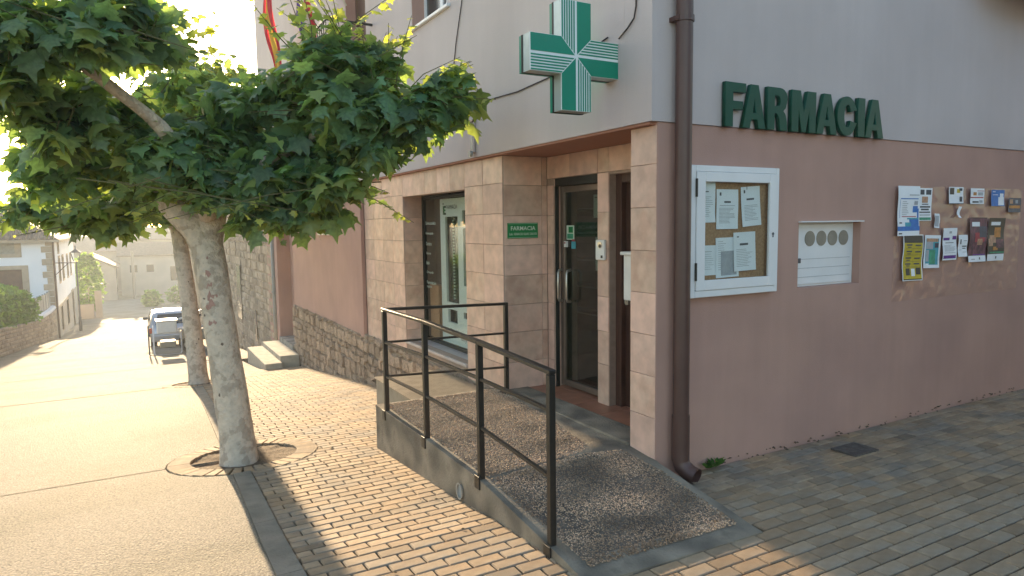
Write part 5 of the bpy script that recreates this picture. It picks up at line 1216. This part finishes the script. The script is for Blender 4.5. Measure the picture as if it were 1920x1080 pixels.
# far houses at the foot of the street
def house(name, label, x0, x1, y0, y1, zb, ze, zr, wall, windows, ridge='x'):
    H = thing(name, label, 'building', ((x0+x1)/2, y0, zb))
    mb = MB(); mb.box((x0, y0, zb-2), (x1, y1, ze)); obj('wall', mb, M[wall], H)
    o = .35; mb = MB(); mb.tint = (.99, 1, 1)
    if ridge == 'x':
        ym = (y0+y1)/2; mb.prism([(x0-o, y0-o, ze), (x0-o, ym, zr), (x0-o, y1+o, ze), (x0-o, y1+o, ze-.15), (x0-o, ym, zr-.15), (x0-o, y0-o, ze-.15)], (x1-x0+2*o, 0, 0))
        for x in (x0+.02, x1-.02): mb.add([(x, y0, ze-.1), (x, y1, ze-.1), (x, ym, zr-.12)], [(0, 1, 2)])
    else:
        xm = (x0+x1)/2; mb.prism([(x0-o, y0-o, ze), (xm, y0-o, zr), (x1+o, y0-o, ze), (x1+o, y0-o, ze-.15), (xm, y0-o, zr-.15), (x0-o, y0-o, ze-.15)], (0, y1-y0+2*o, 0))
    obj('roof', mb, M['roof_tile'], H)
    if ridge == 'y':
        xm = (x0+x1)/2; mb = MB(); mb.add([(x0, y0-.01, ze-.12), (x1, y0-.01, ze-.12), (xm, y0-.01, zr-.15)], [(0, 1, 2)]); obj('gable', mb, M[wall], H)
    for (f, a, b, c, d) in windows:
        k = MB()
        if f == 'f': k.box((a, y0-.03, c), (b, y0-.012, d))
        elif f == 'r': k.box((x1+.012, a, c), (x1+.03, b, d))
        else: k.box((x0-.03, a, c), (x0-.012, b, d))
        obj('window', k, M['dark_window'], H)
    return H
house('far_house', 'low pale house with gable end at the foot of the street', -9.5, -4.6, 84, 94, -6, -2.3, -.9, 'far_wall', [('f', -8.3, -7.4, -4.4, -3.4)]+[('r', 85.5+k*1.7, 86.2+k*1.7, -3.7, -2.7) for k in range(4)]+[('r', 85.5+k*1.7, 86.1+k*1.7, -5.4, -4.7) for k in range(4)], 'y')
house('far_house', 'long pale barn with a big blank wall at the end of the street', -4.2, 3.2, 92, 100, -6, -1.3, .2, 'far_wall_pale', [('f', 1.2, 2.0, -4.6, -2.8), ('f', -3.2, -2.4, -3.4, -2.5), ('f', -1.4, -.6, -3.4, -2.5)], 'x')
house('far_house', 'hazy house with brown roof behind the blank barn', -12, -3, 104, 116, -6.3, -1.0, .9, 'far_wall', [('f', -10, -9, -3.2, -2), ('f', -7.5, -6.5, -3.2, -2)], 'x')
house('far_house', 'hazy house higher up behind the end of the street', -2.5, 7, 112, 122, -6.3, .4, 2.2, 'far_wall', [('f', -.5, .5, -2, -.8), ('f', 2.4, 3.4, -2, -.8)], 'x')
mb = MB(); mb.tube([(-2.9, 86, -6.2), (-2.9, 86, -.6)], .16, 8); tag(obj('utility_pole', mb, M['far_wall']), 'plain pole in front of the far blank barn', 'pole')
mb = MB(); mb.box((-9.4, 62.5, -7), (-6.0, 63.0, -4.3)); tag(obj('low_wall', mb, M['far_wall']), 'low pale wall beyond the white house', 'wall')
mb = MB(); mb.box((-5.9, 62.4, -7), (-5.4, 62.9, -3.2)); tag(obj('gate_pillar', mb, M['far_wall']), 'square gate pillar at the end of the low wall', 'pillar')
house('added_lane_house', 'plain rendered house across the lane from the side wall', 1.8, 14, -15, -7.2, 0, 5.6, 7.2, 'far_wall_pale', [], 'x')  # out of view, added to block low sky light from the side wall
# conifer-like tree by the white house
def small_tree(label, x, y, zb, h, r, n, seed, m='hedge_leaf'):
    g = np.random.default_rng(seed); T = thing('garden_tree', label, 'tree', (x, y, zb))
    mb = MB(); mb.tube([(x, y, zb-.2), (x, y, zb+h*.7)], [.12, .04], 8); obj('trunk', mb, M['bark'], T)
    t = g.uniform(.08, 1, n); a = g.uniform(0, 6.28, n); rad = r*np.sin(np.clip(t, .05, 1)*math.pi*.93+.12)**.7*g.uniform(.4, 1.1, n)
    P = np.stack([x+rad*np.cos(a), y+rad*np.sin(a), zb+t*h], 1); D = np.stack([np.cos(a), np.sin(a), g.normal(size=n)*.5], 1)+g.normal(size=(n, 3))*.3; N_ = np.stack([np.cos(a)*.6, np.sin(a)*.6, np.ones(n)*.8], 1)+g.normal(size=(n, 3))*.4
    v = g.uniform(.7, 1.3, n); leaf_mass('crown', P, frames(D, N_), g.uniform(.2, .45, n), np.stack([v*1.15, v, v*.9], 1), M[m], T)['kind'] = 'stuff'
small_tree('small green tree just beyond the white house', -6.4, 64.5, -5.4, 5.2, 1.1, 900, 41)
for i, (x, y, h) in enumerate(((-1.5, 72, 1.6), (1.0, 76, 1.8), (3.2, 80, 2.2))):
    small_tree(['small bush on the verge by the far barn, left one', 'small bush on the verge by the far barn, middle one', 'larger bush on the verge right of the far barn'][i], x, y, G(y)-.1, h, h*.55, 260, 50+i)
mb = MB()
for i in range(10):
    pass
hl = MB(); nx = 60
for i in range(nx):
    for j in range(6):
        q = []
        for a, b in ((i, j), (i+1, j), (i+1, j+1), (i, j+1)):
            x = -260+520*a/nx; y = 150+60*b; z = -6.4+ (2.0+4.5*b/6*(1+.5*mnoise.noise((x*.012, b*.3, 3))))*(b > 0)
            q.append((x, y, z))
        hl.quad(*q)
structure(obj('hills', hl, M['hill_green'], None, True))

# ================================================================== CAR, CART, FLAGS, SMALL THINGS
def car(x, y, z, label):
    T = thing('parked_car', label, 'car', (x, y, z)); T.scale = (1, 1, .87); L, W = 3.9, 1.68
    prof = [(0, .28), (0, .62), (.05, .86), (.12, .92), (.45, 1.40), (.9, 1.44), (1.9, 1.42), (2.6, 1.0), (3.5, .88), (3.85, .7), (3.9, .3)]
    sec = []                                     # lofted body: sections across the width with tumblehome
    us = [-1, -.96, -.8, 0, .8, .96, 1]
    for u in us:
        row = []
        for (py, pz) in prof:
            tum = 1-.16*max(0, (pz-.85)/.6)-.03*(1 if pz < .4 else 0)
            drop = .05*(abs(u) > .95) if pz > .5 else 0
            inset = .06*(abs(u) > .9)*(1 if py < .1 else (-1 if py > 3.8 else 0))
            row.append((x+u*W/2*tum, y+py+inset, z+pz-drop*(1 if pz > 1.3 else .3)))
        sec.append(row)
    mb = MB(); n = len(prof); vs = [p for r_ in sec for p in r_]; fs_ = []
    for i in range(len(us)-1):
        for k in range(n): fs_.append((i*n+k, i*n+(k+1) % n, (i+1)*n+(k+1) % n, (i+1)*n+k))
    fs_.append(tuple(range(n))); fs_.append(tuple((len(us)-1)*n+k for k in range(n-1, -1, -1))); mb.add(vs, fs_)
    obj('body', mb, M['car_silver'], T, True)
    k = MB(); k.quad((x-.66, y+.145, z+.965), (x+.66, y+.145, z+.965), (x+.56, y+.415, z+1.36), (x-.56, y+.415, z+1.36)); rw = obj('rear_window', k, M['car_glass'], T)
    for s in (-1, 1):
        k = MB(); k.add([(x+s*.855, y+.55, z+.95), (x+s*.855, y+2.45, z+.97), (x+s*.775, y+1.85, z+1.34), (x+s*.772, y+.75, z+1.34)], [(0, 1, 2, 3)]); obj('side_window', k, M['car_glass'], T)
        k = MB(); k.box((x+s*.80-.07, y-.012, z+.64), (x+s*.80+.05, y+.10, z+.86)); obj('tail_light', k, M['car_red'], T, bevel=.02)
        k = MB(); k.box((x+s*.88-.02, y+2.0, z+.95), (x+s*1.02, y+2.1, z+1.08)) if s > 0 else k.box((x-1.02, y+2.0, z+.95), (x-.86, y+2.1, z+1.08)); obj('mirror', k, M['ink'], T, bevel=.03)
        for yw in (.65, 3.1):
            k = MB(); k.disc((x+s*.62, y+yw, z+.29), .29, 20, (0, 1, 0), (0, 0, 1), (s*.20, 0, 0)); wh = obj('wheel', k, M['tyre'], T)
            k = MB(); k.disc((x+s*.822, y+yw, z+.29), .19, 16, (0, 1, 0), (0, 0, 1), (s*.008, 0, 0)); obj('rim', k, M['aluminium'], wh)
    k = MB(); k.box((x-.26, y-.012, z+.66), (x+.26, y-.002, z+.77)); obj('number_plate', k, M['plate_white'], T)
    k = MB(); k.box((x-.80, y-.06, z+.30), (x+.80, y+.06, z+.56)); obj('bumper', k, M['car_silver'], T, bevel=.05, seg=3)
car(-1.90, 23.6, G(23.6)-.02, 'silver hatchback parked down the street, seen from behind')
# a hand cart with tubular frame behind the car
CT = thing('hand_cart', 'white tubular hand cart standing behind the silver car', 'cart', (-2.2, 20.2, G(20.2)))
z = G(20.2)
for k, dx in enumerate((0, .13)):
    mb = MB(); mb.tube([(-2.86+dx, 20.0, z+.95), (-2.86+dx, 19.95, z+.06), (-2.80+dx, 19.9, z+.02), (-2.0, 19.9, z+.02), (-1.95, 19.95, z+.1), (-1.95, 20.0, z+.7)], .022, 8); obj('frame_tube', mb, M['white_paint'] if k else M['ink'], CT, True)
mb = MB(); mb.box((-2.62, 19.98, z+.68), (-2.06, 20.5, z+1.06)); obj('load_box', mb, M['white_plastic'], CT, bevel=.03)
mb = MB(); mb.box((-2.64, 19.96, z+1.065), (-2.04, 20.52, z+1.09)); obj('box_lid', mb, M['white_paint'], CT)
mb = MB(); mb.box((-2.55, 20.0, z+.22), (-2.1, 20.4, z+.42)); obj('lower_tray', mb, M['galvanised'], CT, bevel=.02)
mb = MB(); mb.tube([(-2.0, 20.3, z+1.05), (-1.6, 20.6, z+1.15), (-1.1, 20.9, z+1.3)], .03, 8); mb.tube([(-2.0, 20.3, z+.75), (-1.6, 20.5, z+.70), (-1.0, 20.8, z+.78)], .035, 8); obj('handle', mb, M['white_paint'], CT, True)
mb = MB(); mb.box((-1.95, 20.2, z+.35), (-1.2, 20.8, z+.72)); obj('motor', mb, M['galvanised'], CT, bevel=.05)
for yw in (20.15, 20.9):
    mb = MB(); mb.disc((-1.75, yw, z+.24), .24, 18, (1, 0, 0), (0, 0, 1), (0, .10, 0)); w_ = obj('wheel', mb, M['tyre'], CT); mb = MB(); mb.disc((-1.75, yw-.006, z+.24), .12, 14, (1, 0, 0), (0, 0, 1), (0, -.008, 0)); obj('rim', mb, M['aluminium'], w_)
# flags on poles from the facade
def flag(label, y, z0, z1, x, strips, seed):
    T = thing('flag', label, 'flag', (x, y, z0), 'flags hung from the upper facade'); rr = random.Random(seed)
    mb = MB(); mb.tube([(-.06, y+.05, z1-.9), (x-.25, y+.05, z1+.45)], .018, 8); obj('pole', mb, M['aluminium'], T)
    wtot = .62; u = 0
    for (wd, m) in strips:
        mb = MB(); n = 12; nn = 4
        def pt(a, b):
            uu = (u+(wd*a))/1.0; zz = z1-(z1-z0)*b
            tw = .75+.3*math.sin(b*2.2+.4)
            yy = y+(uu-.5)*wtot*tw+.06*math.sin(b*7+uu*3)+(b*.25); xx = x+.035*math.sin(uu*17+b*4)+.05*math.sin(b*9)-.25*(1-b)
            return (xx, yy, zz-.12*uu)
        for i in range(nn):
            for j in range(n): mb.quad(pt(i/nn, j/n), pt((i+1)/nn, j/n), pt((i+1)/nn, (j+1)/n), pt(i/nn, (j+1)/n))
        obj('stripe', mb, M[m], T, True); u += wd
flag('red and yellow flag hanging limp at the far end of the facade', 10.0, 4.75, 7.0, -.55, [(.25, 'flag_red'), (.5, 'flag_yellow'), (.25, 'flag_red')], 1)
flag('red and purple flag hanging limp left of the balcony', 7.15, 4.35, 6.2, -.55, [(.35, 'flag_red'), (.25, 'flag_pale'), (.4, 'flag_purple')], 2)
# iron cover set in the pavers, weeds at the wall foot, fallen leaves
mb = MB(); mb.box((1.64, -.47, -.01), (1.94, -.25, .003)); dc = tag(obj('drain_cover', mb, M['cat_iron']), 'dark iron cover set in the pavers by the side wall', 'drain cover')
for k in range(7):
    q = MB(); q.box((1.65, -.462+k*.030, .0032), (1.93, -.450+k*.030, .0055)); obj('rib', q, M['cat_iron'], dc)
mb = MB(); rr = random.Random(33)
for k in range(46):
    x, y, z = rr.uniform(.44, .62), rr.uniform(-.055, -.015), .0; b = rr.uniform(0, 6.28); s = rr.uniform(.03, .075)
    d = np.array([math.cos(b), math.sin(b)-.5, rr.uniform(.4, 1.0)])*s; w = np.array([-math.sin(b), math.cos(b), .1])*s*.32; p = np.array([x, y, z])
    mb.add([p, p+d*.55+w, p+d, p+d*.55-w], [(0, 1, 2, 3)])
tag(obj('weed', mb, M['weed']), 'small green weed at the foot of the side wall by the downpipe', 'weed')
mb = MB()
for k in range(90):
    x, y = rr.uniform(.45, 5.2), -rr.random()**2*.10-.006; s = rr.uniform(.008, .03); a = rr.uniform(0, 6.28)
    mb.add([(x+s*math.cos(a+q*1.57)*(1 if q % 2 else .5), y+s*.5*math.sin(a+q*1.57), .004+rr.uniform(0, .006)) for q in range(4)]+[(x, y, .016)], [(0, 1, 4), (1, 2, 4), (2, 3, 4), (3, 0, 4)])
tag(obj('leaf_litter', mb, M['dry_leaf']), 'dry dark litter along the foot of the side wall', 'litter', kind='stuff')
mb = MB()
for k in range(60):
    x, y = rr.uniform(-2.3, -.1), rr.uniform(-1.2, 8); s = rr.uniform(.008, .022); a = rr.uniform(0, 6.28)
    zz = (ramp_z(y)+.018) if in_ramp(x, y) else G(y)+.006
    mb.add([(x+s*math.cos(a+q*1.57)*(1 if q % 2 else .45), y+s*math.sin(a+q*1.57)*(1 if q % 2 else .45), zz) for q in range(4)]+[(x, y, zz+.006)], [(0, 1, 4), (1, 2, 4), (2, 3, 4), (3, 0, 4)])
tag(obj('fallen_leaves', mb, M['dry_leaf']), 'small dry leaf bits scattered over the ramp and pavers', 'litter', kind='stuff')

# ================================================================== HAZE
HAZE = 0.0013
if HAZE:
    mb = MB(); mb.box((-330, -80, -9), (330, 520, 10.5)); hz_ = obj('haze', mb, [])
    m = bpy.data.materials.new('haze_air'); m.use_nodes = True; nt = m.node_tree; nt.nodes.clear(); o_ = nt.nodes.new('ShaderNodeOutputMaterial'); v = nt.nodes.new('ShaderNodeVolumePrincipled')
    v.inputs['Color'].default_value = (.84, .92, 1.0, 1); v.inputs['Density'].default_value = HAZE; v.inputs['Anisotropy'].default_value = .4
    nt.links.new(v.outputs[0], o_.inputs['Volume']); hz_.data.materials.append(m); hz_['kind'] = 'stuff'; hz_['label'] = 'pale morning haze filling the street air'; hz_['category'] = 'haze'
